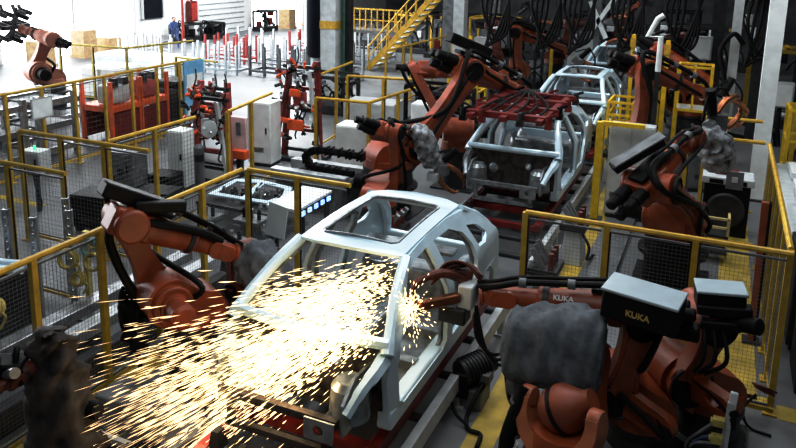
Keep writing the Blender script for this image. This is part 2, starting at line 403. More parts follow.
    if box:                                           # long cover box riding on the elbow
        bo = E+z*box.get('up', .40)*s+Fu*box.get('along', 0)*s+n*box.get('lat', 0)*s
        ax = V(box.get('dir', Fu)).normalized(); sx, sy, sz = box.get('size', (.8, .34, .26)); up_ = z if abs(ax.z) < .9 else fup
        h = MB().bar(bo-ax*sx/2, bo+ax*sx/2, sy, sz, up=up_).build('cover_box', 'black', root, bevel=.02)
        if box.get('lid'):
            lid = MB().bar(bo-ax*(sx/2+.01)+up_*(sz/2+.012), bo+ax*(sx/2+.01)+up_*(sz/2+.012), sy+.03, .03, up=up_); lid.build('lid', box.get('lid_m', 'cover'), h, bevel=.01)
        if box.get('text'):
            sd = box['face']; r = ax.cross(up_).normalized()*sd
            text_part('KUKA', sz*.30, bo+r*(sy/2+.006)-ax*.02*0-up_*sz*.08, ax*(-1 if sd*1 > 0 and box.get('flip') else 1), up_, 'gold', h)
    if comp:                                          # counterbalance bracket with its oval eye
        o = S-d*.30*s-n*.30*s
        c = V(comp) if not isinstance(comp, bool) else None
        q = c or o-d*.35*s-z*.1*s
        p0 = S+n*.20*s; ax = (q-p0); Lc = ax.length
        br = MB().plate(hull2(Lc, .17*s, .13*s, .95), [circ(Lc*.84, 0, .13*s, 16, .06*s)], .12*s, p0, ax, n.cross(ax)); br.build('balance_bracket', look, root, bevel=.015)
        MB().cyl(q-n*.10*s, q+n*.16*s, .05*s, n=12).build('bracket_pin', 'black', root)
        MB().tube([S+n*.40*s+z*.1, (S+q)/2+n*.32*s+z*.06, q+n*.15*s-z*.08, q+n*.05*s-z*.25], .035*s, 8, sm=5).build('cable', 'rubber', root)
    if tool == 'gun':
        u, w, _ = frame_of(wd); w = w if w.z > 0 else -w
        g = MB().lathe([(.09*s, 0), (.09*s, .1*s)], T, wd, 14).box(T+wd*.22*s, (.26*s, .2*s, .22*s)); g.build('gun_body', 'mid', root, bevel=.015)
        for q in (-1, 1):
            MB().tube([T+wd*.2*s+w*q*.12*s, T+wd*.45*s+w*q*.20*s, T+wd*.7*s+w*q*.16*s, T+wd*.78*s+w*q*.05*s], [.05*s, .05*s, .04*s, .022*s], 10, sm=4).build('electrode_arm', 'copper', root)
        MB().cyl(T+wd*.12*s+w*.15*s, T+wd*.12*s+w*.5*s, .07*s, n=14).build('gun_actuator', 'black', root)
        MB().box(T+wd*.22*s-w*.2*s, (.22*s, .3*s, .16*s)).build('transformer', 'lgrey', root, bevel=.01)
        MB().tube([T-wd*.1*s+w*.15*s, T+wd*.1*s+w*.45*s, T+wd*.4*s+w*.4*s, T+wd*.55*s+w*.2*s], .018*s, 8, sm=5).build('water_hose', 'rubber', root)
    if tool == 'gripper':
        u, w, _ = frame_of(wd); g = MB().bar(T-u*.5*s, T+u*.5*s, .10*s).bar(T-w*.4*s+wd*.08*s, T+w*.4*s+wd*.08*s, .10*s); g.build('gripper_beam', 'dark', root)
        for i in (-1, -.5, 0, .5, 1):
            for q in (-1, 0, 1):
                o = T+u*.5*i*s+w*.32*q*s+wd*(.1-.25*abs(q)*(i == 0))*s
                k = MB().cyl(o-wd*.1*s, o+wd*.22*s, .06*s, n=10).bar(o+wd*.2*s, o+wd*.3*s+w*(q+i*.3)*.14*s, .07*s); k.build('clamp', 'dark' if i else 'black', root)
    for i, (pth, rad, m_) in enumerate(jacket or []):
        cloth_blob(pth, rad, amp=.026*s, seed=i+B.y).build('protective_jacket', m_, root, ang=60)
    return root

# near left
A = robot('orange robot beside the left fence, black boxed elbow, forearm reaching to the near car', (-5.31, 6.34), .6, (-5.48, 6.05, 1.26), (-5.67, 5.73, 2.23), (-5.13, 6.65, 1.66), T=(-4.95, 6.98, 1.52), s=.95, side=-1, base='dark',
      box=dict(size=(.75, .24, .16), along=.12, lat=.02, up=.32), motor_out=False, motors='orange', hub='orange')
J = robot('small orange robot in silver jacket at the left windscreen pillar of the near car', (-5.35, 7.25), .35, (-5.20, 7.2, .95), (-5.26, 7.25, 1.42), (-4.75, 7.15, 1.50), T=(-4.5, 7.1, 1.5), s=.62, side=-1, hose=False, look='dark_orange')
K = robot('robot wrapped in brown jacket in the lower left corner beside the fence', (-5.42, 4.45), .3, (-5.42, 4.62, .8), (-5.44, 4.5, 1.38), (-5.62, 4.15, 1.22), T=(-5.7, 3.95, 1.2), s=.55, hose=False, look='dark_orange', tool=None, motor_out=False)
# centre
robot('large orange robot with long arm slanting over the second car', (-5.86, 12.99), .55, (-5.56, 13.33, 1.41), (-4.79, 14.19, 2.86), (-3.81, 15.27, 2.28), T=(-3.55, 15.5, 2.1), s=1.3, side=-1, base='dark', box=dict(size=(1.0, .3, .2), along=.1))
robot('second orange robot behind the large slanting arm, black motors to the left', (-5.2, 15.3), .4, (-5.1, 15.0, 1.35), (-5.95, 15.1, 2.62), (-5.0, 15.6, 2.55), T=(-4.7, 15.7, 2.4), s=1.0, side=-1)
robot('orange robot in silver jacket left of the second car', (-5.58, 11.87), .3, (-5.57, 12.18, .83), (-5.50, 11.95, 1.93), (-5.05, 12.5, 1.62), T=(-4.75, 12.6, 1.3), s=.95, side=-1, tool='gun',
      jacket=[([(-5.1, 12.35, 1.98), (-4.98, 12.4, 1.85), (-4.88, 12.45, 1.65), (-4.82, 12.5, 1.42), (-4.8, 12.5, 1.2)], [.10, .2, .22, .2, .12], 'clothlt')])
# right of the second car
robot('orange robot on black round base behind the front right fence', (-.42, 12.1), .5, (-.47, 11.81, 1.2), (-.85, 11.04, 1.85), (-.33, 12.1, 2.36), T=(-.1, 12.5, 2.5), s=1.2, side=1, base='black', cap=.2, box=dict(size=(.82, .28, .12), along=-.05, lat=-.1, up=.40, lid=1, lid_m='mid', dir=(.75, .35, .55)), tool='gun',
      jacket=[([(-.15, 12.3, 2.4), (0, 12.5, 2.3), (.08, 12.6, 2.05), (.1, 12.6, 1.8)], [.12, .24, .28, .2], 'clothlt')])
robot('orange robot with tall upright arm right of the third car', (-1.22, 16.22), .5, (-1.57, 15.99, 1.34), (-1.54, 16.01, 2.88), (-.4, 16.7, 2.4), T=(-.1, 16.9, 2.2), s=1.2, side=1, tool='gun')
robot('orange robot with raised elbow left of the third car', (-6.5, 24.0), .5, (-6.13, 24, 1.34), (-6.2, 23.98, 2.67), (-4.69, 24.19, 2.16), T=(-4.4, 24.2, 1.9), s=1.2, side=-1, tool='gun')
robot('hazy orange robot at far left, arm raised with black gripper of many clamps', (-19.82, 17.06), .5, (-19.96, 16.74, 1.2), (-19.3, 16.75, 2.3), (-20.25, 16.7, 2.5), T=(-20.6, 16.6, 2.62), s=1.25, side=-1, tool='gripper', look='orange_hazed')
robot('orange robot behind the yellow cage on the right', (-.75, 22.2), .4, (-1.1, 22.2, 1.3), (-1.55, 21.6, 2.6), (-.35, 21.3, 2.0), T=(-.05, 21.3, 1.7), s=1.25, side=-1)
# far robots, their dimness put into a dark paint
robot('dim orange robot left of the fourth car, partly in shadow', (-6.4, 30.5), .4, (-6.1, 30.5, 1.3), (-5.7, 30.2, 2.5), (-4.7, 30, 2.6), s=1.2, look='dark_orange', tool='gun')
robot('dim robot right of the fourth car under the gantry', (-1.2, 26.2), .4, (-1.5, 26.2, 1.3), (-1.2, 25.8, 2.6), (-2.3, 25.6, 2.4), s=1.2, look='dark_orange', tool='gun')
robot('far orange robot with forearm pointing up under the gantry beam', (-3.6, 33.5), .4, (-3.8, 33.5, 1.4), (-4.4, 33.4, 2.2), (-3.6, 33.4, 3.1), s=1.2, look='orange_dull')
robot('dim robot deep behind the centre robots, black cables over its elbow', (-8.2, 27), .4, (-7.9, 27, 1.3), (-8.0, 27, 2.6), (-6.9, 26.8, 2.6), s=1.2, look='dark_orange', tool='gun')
# front right group
P = robot('front right robot with black lettered cover box, forearm reaching the near car', (-.40, 7.36), .1, (-.72, 7.25, .82), (-.54, 7.18, 1.70), (-1.92, 7.05, 1.62), T=(-2.08, 7.0, 1.60), s=.92, side=1, side_hose=False, tool=None, comp=(-.16, 6.80, .76), base='dark', cap=.2,
      box=dict(size=(.68, .40, .27), along=.03, lat=.42, up=.25, lid=1, text=1, dir=(1, -.15, -.05), face=1))
Q = robot('front right robot with big dark shoulder hub, black motors pointing right', (.22, 7.92), .1, (-.14, 7.68, .90), (.06, 7.62, 1.60), (-.75, 8.2, 1.35), s=.92, side=1, comp=(.36, 7.15, .92), base='dark', hose=False, cap=.24, mscale=1.25,
      box=dict(size=(.44, .30, .18), along=-.05, lat=.22, up=.30, lid=1, dir=(1, .15, .05)))
text_part('KUKA', .075, V((-1.22, 7.11, 1.665))+V((.05, -.80, .60))*.146, (1, .09, .03), (0, .6, .8), 'white', P)
MB().bar((.02, 7.30, 1.80), (.50, 7.34, 1.84), .16, .10).build('motor_block', 'black', Q, bevel=.02); MB().bar((.06, 7.28, 1.66), (.50, 7.32, 1.70), .15, .09).build('motor_block', 'black', Q, bevel=.02)
MB().box((-.06, 7.2, 1.58), (.26, .2, .14)).build('motor_cover', 'black', Q, bevel=.03)
for k in range(3): MB().tube([(.1+.08*k, 7.25, 1.65), (.12+.1*k, 7.1, 1.4), (.05+.05*k, 7.15, 1.2)], .022, 7, sm=5).build('cable', 'rubber', Q)
vx, vy, vz = V((1, 0, 0)), V((0, 1, 0)), V((0, 0, 1))
cloth_drape([((-5.40, 4.52, .32), vx*.34, vy*.30), ((-5.41, 4.52, .55), vx*.33, vy*.29), ((-5.42, 4.50, .9), vx*.29, vy*.27), ((-5.43, 4.48, 1.2), vx*.25, vy*.23), ((-5.42, 4.46, 1.45), vx*.20, vy*.17), ((-5.38, 4.44, 1.62), vx*.13, vy*.10), ((-5.36, 4.43, 1.67), vx*.05, vy*.05)], seed=5, pw=2.3, fold=.035).build('protective_jacket', 'clothbr', K, ang=75)
cloth_drape([((-5.12, 7.0, 1.36), vy*.06, vz*.10), ((-5.05, 7.0, 1.40), vy*.2, vz*.2), ((-4.9, 7.0, 1.42), vy*.24, vz*.25), ((-4.68, 7.0, 1.36), vy*.24, vz*.24), ((-4.48, 6.98, 1.24), vy*.2, vz*.18), ((-4.40, 6.97, 1.18), vy*.08, vz*.08)], seed=9, pw=2.6, fold=.035).build('protective_jacket', 'cloth', J, ang=75)
for k, (x, y, z_) in enumerate(((-5.82, 5.95, 1.05), (-5.95, 6.1, .85), (-5.7, 5.85, .75))): MB().box((x, y, z_), (.2, .18, .16), rot=.3*k).cyl((x, y, z_), (x-.2, y-.05, z_+.06), .06).build('cable_block', 'black', A, bevel=.02)
for k in range(4): MB().tube([(-5.8+.05*k, 6.0, 1.1), (-6.0+.03*k, 5.95, 1.3-.05*k), (-5.95, 5.85+.05*k, .9), (-5.75, 5.9, .5-.05*k)], .025, 7, sm=5).build('cable', 'rubber', A)
MB().tube([(-5.72, 6.1, .9), (-5.78, 5.92, 1.25), (-5.86, 5.75, 1.7), (-5.82, 5.62, 2.1), (-5.6, 5.65, 2.28), (-5.35, 6.0, 2.15), (-5.2, 6.35, 1.98), (-5.1, 6.6, 1.8)], .05, 10, sm=6).build('dress_pack_hose', 'rubber', A)
MB().bar((-5.55, 5.72, 2.42), (-5.25, 6.18, 2.34), .14, .12).build('cover_box', 'black', A, bevel=.02)
# ------------------------------------------------------------------ car bodies
def hw(zz):                                          # half width of the body at height z
    if zz < 1.0: return .83+.05*(zz-.7)/.3
    if zz < 1.55: return .88
    return .88-(.88-.60)*((zz-1.55)/.55)**1.1
def car(label, group, y0, dark=False, near=True):
    X = -3.33
    root = thing('car_body', label, 'car', (0, 0, 0))
    def arc(cx, cy, r, a0, a1, k=8): return [(cx+r*cos(a0+(a1-a0)*i/k), cy+r*sin(a0+(a1-a0)*i/k)) for i in range(k+1)]
    def dens(lp, st=.07):
        o = []
        for i in range(len(lp)):
            a, b = V(lp[i]), V(lp[(i+1) % len(lp)]); k = max(1, int((b-a).length/st))
            o += [tuple(a+(b-a)*j/k) for j in range(k)]
        return o
    outer = [(-.86, .80), (-.92, 1.30), (-.84, 1.62), (-.66, 1.74), (-.40, 1.93), (-.12, 2.07), (.05, 2.10), (.6, 2.14), (1.2, 2.13), (1.75, 2.08), (1.95, 2.0), (2.3, 1.78), (2.52, 1.62), (2.62, 1.35), (2.64, 1.0), (2.52, .92)]
    outer += arc(2.02, .86, .40, .15, pi-.15, 9)+[(1.5, .80)]
    outer = dens(outer[::-1])
    door1 = dens([(-.70, 1.0), (-.74, 1.35), (-.68, 1.58), (-.45, 1.76), (-.1, 1.98), (.1, 2.03), (.52, 2.05), (.56, 1.6), (.54, 1.0), (.45, .93), (-.6, .93)][::-1])
    door2 = dens([(.72, .98), (.74, 1.6), (.70, 2.05), (1.15, 2.03), (1.45, 1.9), (1.58, 1.72), (1.56, 1.45), (1.42, 1.2), (1.3, .98)][::-1])
    qw = dens([(1.62, 1.93), (1.9, 1.86), (2.12, 1.70), (1.98, 1.62), (1.74, 1.64)][::-1])
    for q in (-1, 1):
        mb = MB(); mb.plate(outer, [door1, door2, qw], .055, (0, y0, 0), (0, 1, 0), (0, 0, 1))
        def wp(v):
            fl = v.y-y0; base = hw(v.z)
            inset = .04*max(0, (fl-1.9)/.7)+.05*max(0, -(fl+.6)/.3)
            return V((X+q*(base-inset)+v.x, v.y, v.z))
        mb.warp(wp)
        if q == 1: pass
        sd = mb.build('body_side', 'body', root, ang=50)
        # sill and inner flange of the door openings
        fl = MB()
        for lp in (door1, door2):
            pts = [V((X+q*(hw(p[1])-.05), y0+p[0], p[1])) for p in lp]; fl.tube(pts+[pts[0]], .028, 6)
        fl.build('door_flange', 'bodyin', sd)
        MB().bar((X+q*.80, y0-.86, .86), (X+q*.80, y0+1.55, .86), .16, .20).build('sill', 'body', root, bevel=.03)
    # roof skin with its large opening
    W2 = .60
    o2 = [(-W2, -.02), (-.35, -.10), (0, -.125), (.35, -.10), (W2, -.02), (W2, .9), (W2-.01, 1.72), (.4, 1.80), (0, 1.82), (-.4, 1.80), (-W2+.01, 1.72), (-W2, .9)]
    h2 = [(-.45, .22), (-.40, .16), (.40, .16), (.45, .22), (.45, 1.42), (.40, 1.48), (-.40, 1.48), (-.45, 1.42)]
    mb = MB().plate(dens(o2, .1), [dens(h2, .1)], .03, (X, y0, 0), (1, 0, 0), (0, 1, 0))
    mb.warp(lambda v: V((v.x, v.y, v.z+2.11+.045*(1-((v.x-X)/.6)**2)+.03*sin(max(0, min(1, (v.y-y0+.1)/1.9))*pi))))
    rf = mb.build('roof', 'body', root, ang=50)
    fl = MB(); pts = [V((X+p[0]*.98, y0+p[1], 2.115+.045*(1-(p[0]/.6)**2)+.03*sin((p[1]+.1)/1.9*pi))) for p in dens(h2, .1)]
    fl.tube(pts+[pts[0]], .022, 6).build('sunroof_flange', 'bodyin', rf)
    for q in (-1, 1):                                  # windscreen pillars
        p = [(X+q*.615, y0+.02, 2.09), (X+q*.70, y0-.38, 1.93), (X+q*.80, y0-.74, 1.70), (X+q*.845, y0-.90, 1.55)]
        MB().tube(p, [.062, .058, .058, .07], 10, sm=5).build('windscreen_pillar', 'body', root)
        MB().tube([(X+q*.60, y0+1.70, 2.09), (X+q*.66, y0+2.2, 1.84), (X+q*.76, y0+2.56, 1.52), (X+q*.80, y0+2.64, 1.1)], [.06, .07, .075, .07], 10, sm=5).build('tailgate_pillar', 'body', root)
    # rear panel, cowl, firewall, floor
    MB().bar((X-.78, y0+2.62, 1.12), (X+.78, y0+2.62, 1.12), .10, .34).build('rear_panel', 'body', root, bevel=.03)
    MB().tube([(X-.84, y0-.86, 1.64), (X-.4, y0-.95, 1.66), (X, y0-.98, 1.665), (X+.4, y0-.95, 1.66), (X+.84, y0-.86, 1.64)], .055, 8, sm=4).build('cowl', 'body', root)
    fwm = MB().plate([(-.78, .85), (.78, .85), (.80, 1.6), (-.80, 1.6)], [circ(-.35, 1.25, .09), circ(.3, 1.35, .06)], .03, (X, y0-.84, 0), (1, 0, 0), (0, 0, 1)); fwm.build('firewall', 'bodydark', root)
    MB().box((X, y0+.85, .86), (1.56, 3.3, .04)).build('floor_pan', 'bodyin', root)
    MB().box((X, y0+.4, .96), (.30, 2.2, .2), taper=(.6, 1)).build('tunnel', 'bodyin', root, bevel=.03)
    for yy in (.05, .75, 1.45): MB().box((X, y0+yy, .93), (1.5, .12, .1)).build('cross_member', 'bodyin', root)
    MB().box((X, y0+1.75, 1.08), (1.3, .5, .36), taper=(.95, .7)).build('rear_seat_pan', 'bodyin', root, bevel=.04)
    for q in (-1, 1): MB().ball((X+q*.62, y0+2.05, 1.0), (.2, .42, .36)).build('wheel_house', 'bodyin', root)
    MB().tube([(X-.76, y0-.62, 1.5), (X, y0-.66, 1.54), (X+.76, y0-.62, 1.5)], .04, 8, sm=4).build('dash_beam', 'bodyin', root)
    MB().bar((X-.6, y0+1.62, 1.55), (X+.6, y0+1.62, 1.55), .22, .04).build('parcel_shelf', 'bodyin', root)
    # front structure
    for q in (-1, 1):
        MB().tube([(X+q*.47, y0-.80, .95), (X+q*.47, y0-1.05, 1.02), (X+q*.46, y0-1.42, 1.04)], .075, 4, sm=3).build('front_rail', 'bodyin', root, ang=20)
        MB().tube([(X+q*.80, y0-.86, 1.50), (X+q*.80, y0-1.05, 1.46), (X+q*.76, y0-1.25, 1.38), (X+q*.70, y0-1.42, 1.22)], [.08, .075, .06, .05], 6, sm=5).build('apron_rail', 'body' if q == 1 else 'bodyin', root)
        MB().plate([(-.12, 0), (.45, 0), (.45, .42), (.1, .45), (-.12, .3)], [circ(.15, .2, .1)], .03, (X+q*.66, y0-1.3, 1.0), (0, 1, 0), (0, 0, 1)).build('inner_apron', 'bodyin', root)
        MB().lathe([(.19, 0), (.17, .3), (.12, .36), (.05, .36)], (X+q*.58, y0-1.12, 1.02), (0, 0, 1), 16).build('strut_tower', 'bodyin', root)
    MB().bar((X-.62, y0-1.42, 1.12), (X+.62, y0-1.42, 1.12), .07).bar((X-.55, y0-1.42, .82), (X+.55, y0-1.42, .82), .06).bar((X-.5, y0-1.42, .82), (X-.5, y0-1.42, 1.12), .06).bar((X+.5, y0-1.42, .82), (X+.5, y0-1.42, 1.12), .06).build('front_cross_beam', 'bodydark' if near else 'bodyin', root)
    MB().plate([(-.14, -.1), (.14, -.1), (.16, .1), (-.14, .1)], [circ(0, 0, .05)], .02, (X+.46, y0-1.48, 1.05), (1, 0, 0), (0, 0, 1)).build('crash_plate', 'steel', root)
    return root
car('nearest car body in pale primer with open roof, sparks bursting from its windscreen', None, 6.45)
car('second car body in the line with dark firewall facing out, red gripper above its roof', None, 13.75, near=False)
car('third car body in the line, behind the red gripper', None, 19.05, near=False)
car('fourth and farthest car body at the head of the line', None, 26.2, near=False)
# carriers below the cars
def carrier(label, y0):
    root = thing('body_carrier', label, 'carrier', (-3.33, y0, 0))
    for q in (-1, 1):
        MB().bar((-3.33+q*.72, y0-1.75, .53), (-3.33+q*.72, y0+2.6, .53), .12, .14).build('side_rail', 'red', root, bevel=.01)
    for yy in (-1.6, -.8, .3, 1.4, 2.4): MB().bar((-4.05, y0+yy, .47), (-2.61, y0+yy, .47), .1, .1).build('cross_beam', 'red', root)
    for q in (-1, 1):
        for yy in (-1.5, -.3, 1.3): MB().box((-3.33+q*.6, y0+yy, .66), (.12, .16, .18), taper=(.6, .6)).build('body_locator', 'dark', root)
    return root
def roller(label, y0, y1):
    root = thing('roller_bed', label, 'conveyor', (-3.33, y0, 0))
    for q in (-1, 1):
        MB().bar((-3.33+q*.92, y0, .34), (-3.33+q*.92, y1, .34), .10, .20).build('side_beam', 'lgrey', root, bevel=.008)
        for k in range(4):
            yy = y0+.25+(y1-y0-.5)*k/3
            MB().box((-3.33+q*.92, yy, .12), (.08, .10, .24)).box((-3.33+q*.92, yy, .01), (.2, .2, .02)).build('leg', 'lgrey', root)
    for k in range(7):
        yy = y0+.3+(y1-y0-.6)*k/6; MB().cyl((-4.2, yy, .33), (-2.46, yy, .33), .05, n=12).build('roller', 'dark', root)
    return root
for i, (y0, w) in enumerate(((6.45, 'under the nearest car body'), (13.75, 'under the second car body'), (19.05, 'under the third car body'))):
    carrier(f'dark red skid carrier {w}', y0)
    roller(f'light grey roller conveyor {w}, beneath its red skid', y0-2.9, y0+3.0 if i != 1 else y0+2.3)
# ------------------------------------------------------------------ front right: the jacketed robot and fittings
def jacket_robot():
    B = V((-.98, 6.2, 0)); root = thing('welding_robot', 'robot nearest the camera with grey cloth jacket and an open orange yoke in front', 'robot', B)
    z = V((0, 0, 1))
    MB().lathe([(.42, 0), (.42, .06), (.36, .1), (.34, .42), (.38, .46), (.38, .56)], B, z, 22).build('base', 'dark', root)
    o = V((-1.01, 6.10, 1.04)); back = V((.35, .93, .08)).normalized()
    MB().lathe([(.36, 0), (.34, .2), (.30, .35)], B+z*.54, z, 22).build('rotating_column', 'orange', root)
    tx = V((.93, -.35, .12)).normalized(); ty = V((.02, .35, .93)).normalized()
    # C shaped yoke: outer half disc with round opening
    out = [(.42*cos(a), .42*sin(a)) for a in [pi*.93+pi*1.14*i/26 for i in range(27)]]
    inn = [(.30*cos(a), .30*sin(a)+.02) for a in [pi*.93+pi*1.14*i/26 for i in range(27)]][::-1]
    yk = MB().plate(out+inn, [], .20, o, tx, ty); yk.build('yoke', 'orange_pale', root, bevel=.03)
    for a in (pi*.93, pi*2.07):
        q = o+tx*(.36*cos(a))+ty*(.36*sin(a)+.01); ax = tx
        MB().lathe([(.085, -.06), (.095, -.04), (.095, .04), (.085, .06)], q, ax, 16).build('yoke_boss', 'orange_pale', root)
    MB().lathe([(.02, -.20), (.13, -.18), (.20, -.10), (.225, 0), (.21, .10), (.14, .2), (.10, .28), (.10, .34)], o+ty*.02-tx*.04+back*.08, (ty*.5+tx*.86), 22).build('gear_housing', 'orange_dull', root)
    MB().lathe([(.232, -.02), (.232, .02)], o+ty*.02-tx*.04+back*.08, (ty*.5+tx*.86), 22).build('gear_band', 'black', root)
    nf = tx.cross(ty); text_part('KUKA', .06, o-ty*.365+nf*.104, tx, ty, 'black', root)
    e = V((-1.02, 6.75, 1.32))
    A = V((-1.0, 6.55, .9)); d = e-A; nn = V((.93, -.35, 0))
    MB().plate(hull2(d.length, .24, .2, .75), [], .18, A+nn*.2, d, nn.cross(d)).build('link_arm', 'orange', root, bevel=.03)
    hx = lambda w: V((-.1*w, w, 0)); hz = lambda h: V((.04*h, .12*h, h))
    cloth_drape([((-1.72, 6.62, 1.36), hx(.10), hz(.12)), ((-1.64, 6.64, 1.36), hx(.24), hz(.30)), ((-1.45, 6.66, 1.36), hx(.29), hz(.36)), ((-1.2, 6.68, 1.40), hx(.30), hz(.38)), ((-.96, 6.7, 1.41), hx(.30), hz(.40)), ((-.80, 6.7, 1.40), hx(.28), hz(.38)), ((-.74, 6.7, 1.38), hx(.15), hz(.25))], seed=3).build('protective_jacket', 'cloth', root, ang=75)
    MB().bar((-1.45, 6.36, 1.12), (-.85, 6.36, 1.16), .05, .012).build('jacket_seam', 'dark', root)
    cloth_blob([(-1.56, 6.55, .85), (-1.52, 6.6, 1.05), (-1.46, 6.62, 1.25)], [.07, .14, .2], amp=.02, seed=8).build('jacket_sleeve', 'cloth', root, ang=70)
    MB().tube([(-1.38, 6.25, 1.16), (-1.42, 6.18, .95), (-1.5, 6.15, .6), (-1.5, 6.2, .2)], .075, 12, sm=6).build('corrugated_hose', 'black', root)
    for t, m_ in ((0.16, 'steel'), (.36, 'steel'), (.52, 'bluecl'), (.62, 'steel'), (.8, 'steel')):
        q = V((-1.40-.1*t, 6.22-.05*t, 1.12-.7*t)); MB().lathe([(.086, -.018), (.086, .018)], q, (-.1, -.08, -.8), 14).build('hose_ring', m_, root)
    for k in range(4):
        MB().tube([(-1.5+.03*k, 6.9, 1.25), (-1.68+.02*k, 6.75, 1.1-.03*k), (-1.62+.03*k, 6.6, .8), (-1.5+.02*k, 6.45, .75)], .02, 8, sm=5).build('cable', 'rubber', root)
    return root
jacket_robot()
g = thing('shield_plate', 'flat grey shield plate above the silver jacketed robot left of the near car', 'plate', (-4.9, 7.5, 1.2))
MB().plate([(-.17, -.21), (.13, -.22), (.16, .17), (-.14, .20)], [], .02, (-4.82, 7.35, 1.86), (1, -.1, -.02), (-.12, .35, .93)).build('sheet', 'cover', g, bevel=.004)
MB().bar((-4.82, 7.42, 1.8), (-4.95, 7.5, 1.5), .05).bar((-4.95, 7.5, 1.5), (-4.95, 7.62, 0), .06).build('stand', 'dark', g)
# weld gun held by the front right robot at the near car
g = thing('welding_gun', 'brown and grey welding gun pressed on the right pillar of the near car', 'welding gun', (-2.3, 6.95, 1.6))
MB().box((-2.2, 6.98, 1.60), (.16, .26, .26)).build('gun_body', 'lgrey', g, bevel=.02)
MB().bar((-2.26, 6.86, 1.60), (-2.56, 6.45, 1.62), .09, .10).build('lower_arm', 'copper', g, bevel=.02)
MB().tube([(-2.26, 7.02, 1.72), (-2.42, 6.8, 1.86), (-2.58, 6.5, 1.86), (-2.62, 6.36, 1.74)], [.05, .05, .04, .025], 10, sm=5).build('upper_arm', 'dark_orange', g)
MB().bar((-2.2, 7.1, 1.74), (-2.5, 7.0, 1.80), .12).build('actuator', 'dark_orange', g, bevel=.02)
MB().box((-2.32, 6.9, 1.40), (.3, .22, .18)).build('transformer', 'dark', g, bevel=.02)
for k in range(5):
    MB().tube([(-2.08, 7.05, 1.72+.02*k), (-2.25, 7.0+.04*k, 1.92-.02*k), (-2.42, 6.85, 1.95-.03*k), (-2.52, 6.7+.02*k, 1.75)], .014, 6, sm=5).build('water_hose', 'rubber' if k % 2 else 'dark_orange', g)
for k in range(3):
    MB().tube([(-2.1, 6.95, 1.5), (-2.05+.05*k, 6.85, 1.2-.05*k), (-1.85+.04*k, 6.85, 1.05-.05*k), (-1.6, 6.9, 1.2)], .018, 7, sm=6).build('gun_cable', 'rubber', g)
# drive motor of the conveyor with its cable
m = thing('drive_motor', 'black ribbed drive motor on the floor conveyor right of the near car', 'motor', (-2.3, 7.55, 0))
MB().lathe([(.05, -.24), (.15, -.22), (.16, -.2), (.16, .14), (.14, .16), (.13, .24)], (-2.26, 7.55, .42), (.55, .8, .1), 20).build('motor_housing', 'dark', m)
for k in range(7): MB().lathe([(.172, -.006), (.172, .006)], V((-2.26, 7.55, .42))+V((.55, .8, .1)).normalized()*(-.16+k*.045), (.55, .8, .1), 20).build('cooling_fin', 'black', m)
MB().box((-2.36, 7.4, .30), (.2, .26, .3)).build('gearbox', 'black', m, bevel=.02)
MB().box((-2.12, 7.52, .36), (.14, .18, .12)).build('terminal_box', 'mid', m, bevel=.01)
MB().box((-2.24, 7.52, .12), (.26, .36, .24)).build('mount', 'mid', m, bevel=.01)
MB().tube([(-2.12, 7.45, .32), (-2.16, 7.25, .22), (-2.2, 7.1, .05), (-2.12, 6.95, .03), (-1.98, 6.92, .03), (-1.95, 6.7, .03)], .026, 8, sm=6).build('cable', 'rubber', m)
MB().tube([(-2.3, 7.3, .25), (-2.42, 7.2, .2), (-2.3, 7.05, .1), (-2.15, 7.0, .04)], .02, 8, sm=6).build('cable', 'rubber', m)
# guard hood and little motor at bottom left
g = thing('machine_hood', 'grey sheet steel hood on the floor beneath the spark shower', 'machine', (-5.2, 5.5, 0))
MB().box((-5.25, 5.38, .24), (1.0, .75, .48), taper=(.92, .55)).build('hood', 'mid', g, bevel=.02)
MB().box((-5.25, 5.38, .03), (1.12, .85, .06)).build('foot_plate', 'dark', g)
MB().bar((-4.72, 5.05, .26), (-4.4, 5.3, .52), .5, .03).build('side_flap', 'mid', g, bevel=.005)
MB().bar((-5.6, 4.98, .2), (-4.9, 4.98, .2), .06).build('front_bar', 'lgrey', g)
m = thing('valve_motor', 'small black finned motor on the floor at the bottom left', 'motor', (-4.85, 5.02, 0))
MB().lathe([(.03, -.2), (.1, -.18), (.1, .14), (.08, .2)], (-4.9, 5.0, .14), (1, .35, 0), 18).build('motor_housing', 'black', m)
MB().box((-4.72, 5.0, .16), (.16, .2, .22)).box((-4.86, 4.98, .26), (.12, .12, .08)).build('gearbox', 'black', m, bevel=.01)
for k in range(5): MB().lathe([(.108, -.005), (.108, .005)], V((-4.9, 5.0, .14))+V((1, .35, 0)).normalized()*(-.14+k*.05), (1, .35, 0), 18).build('cooling_fin', 'dark', m)
MB().box((-4.85, 5.0, .02), (.4, .24, .04)).build('mount', 'mid', m)
# small black gripper block hanging by the left picture edge
g = thing('robot_gripper', 'black gripper block at the lower left corner of the cell', 'gripper', (-5.78, 4.1, 1.0))
MB().box((-5.72, 4.22, 1.28), (.34, .26, .22), rot=.5).build('housing', 'black', g, bevel=.03)
for q in (-1, 1): MB().tube([(-5.72, 4.2+.09*q, 1.36), (-5.66, 4.18+.1*q, 1.48), (-5.62, 4.12+.1*q, 1.38), (-5.66, 4.1+.1*q, 1.2)], .03, 8, sm=5).build('hose', 'rubber', g)
MB().cyl((-5.86, 4.2, 1.2), (-5.5, 4.12, 1.36), .05).build('rod', 'steel', g)
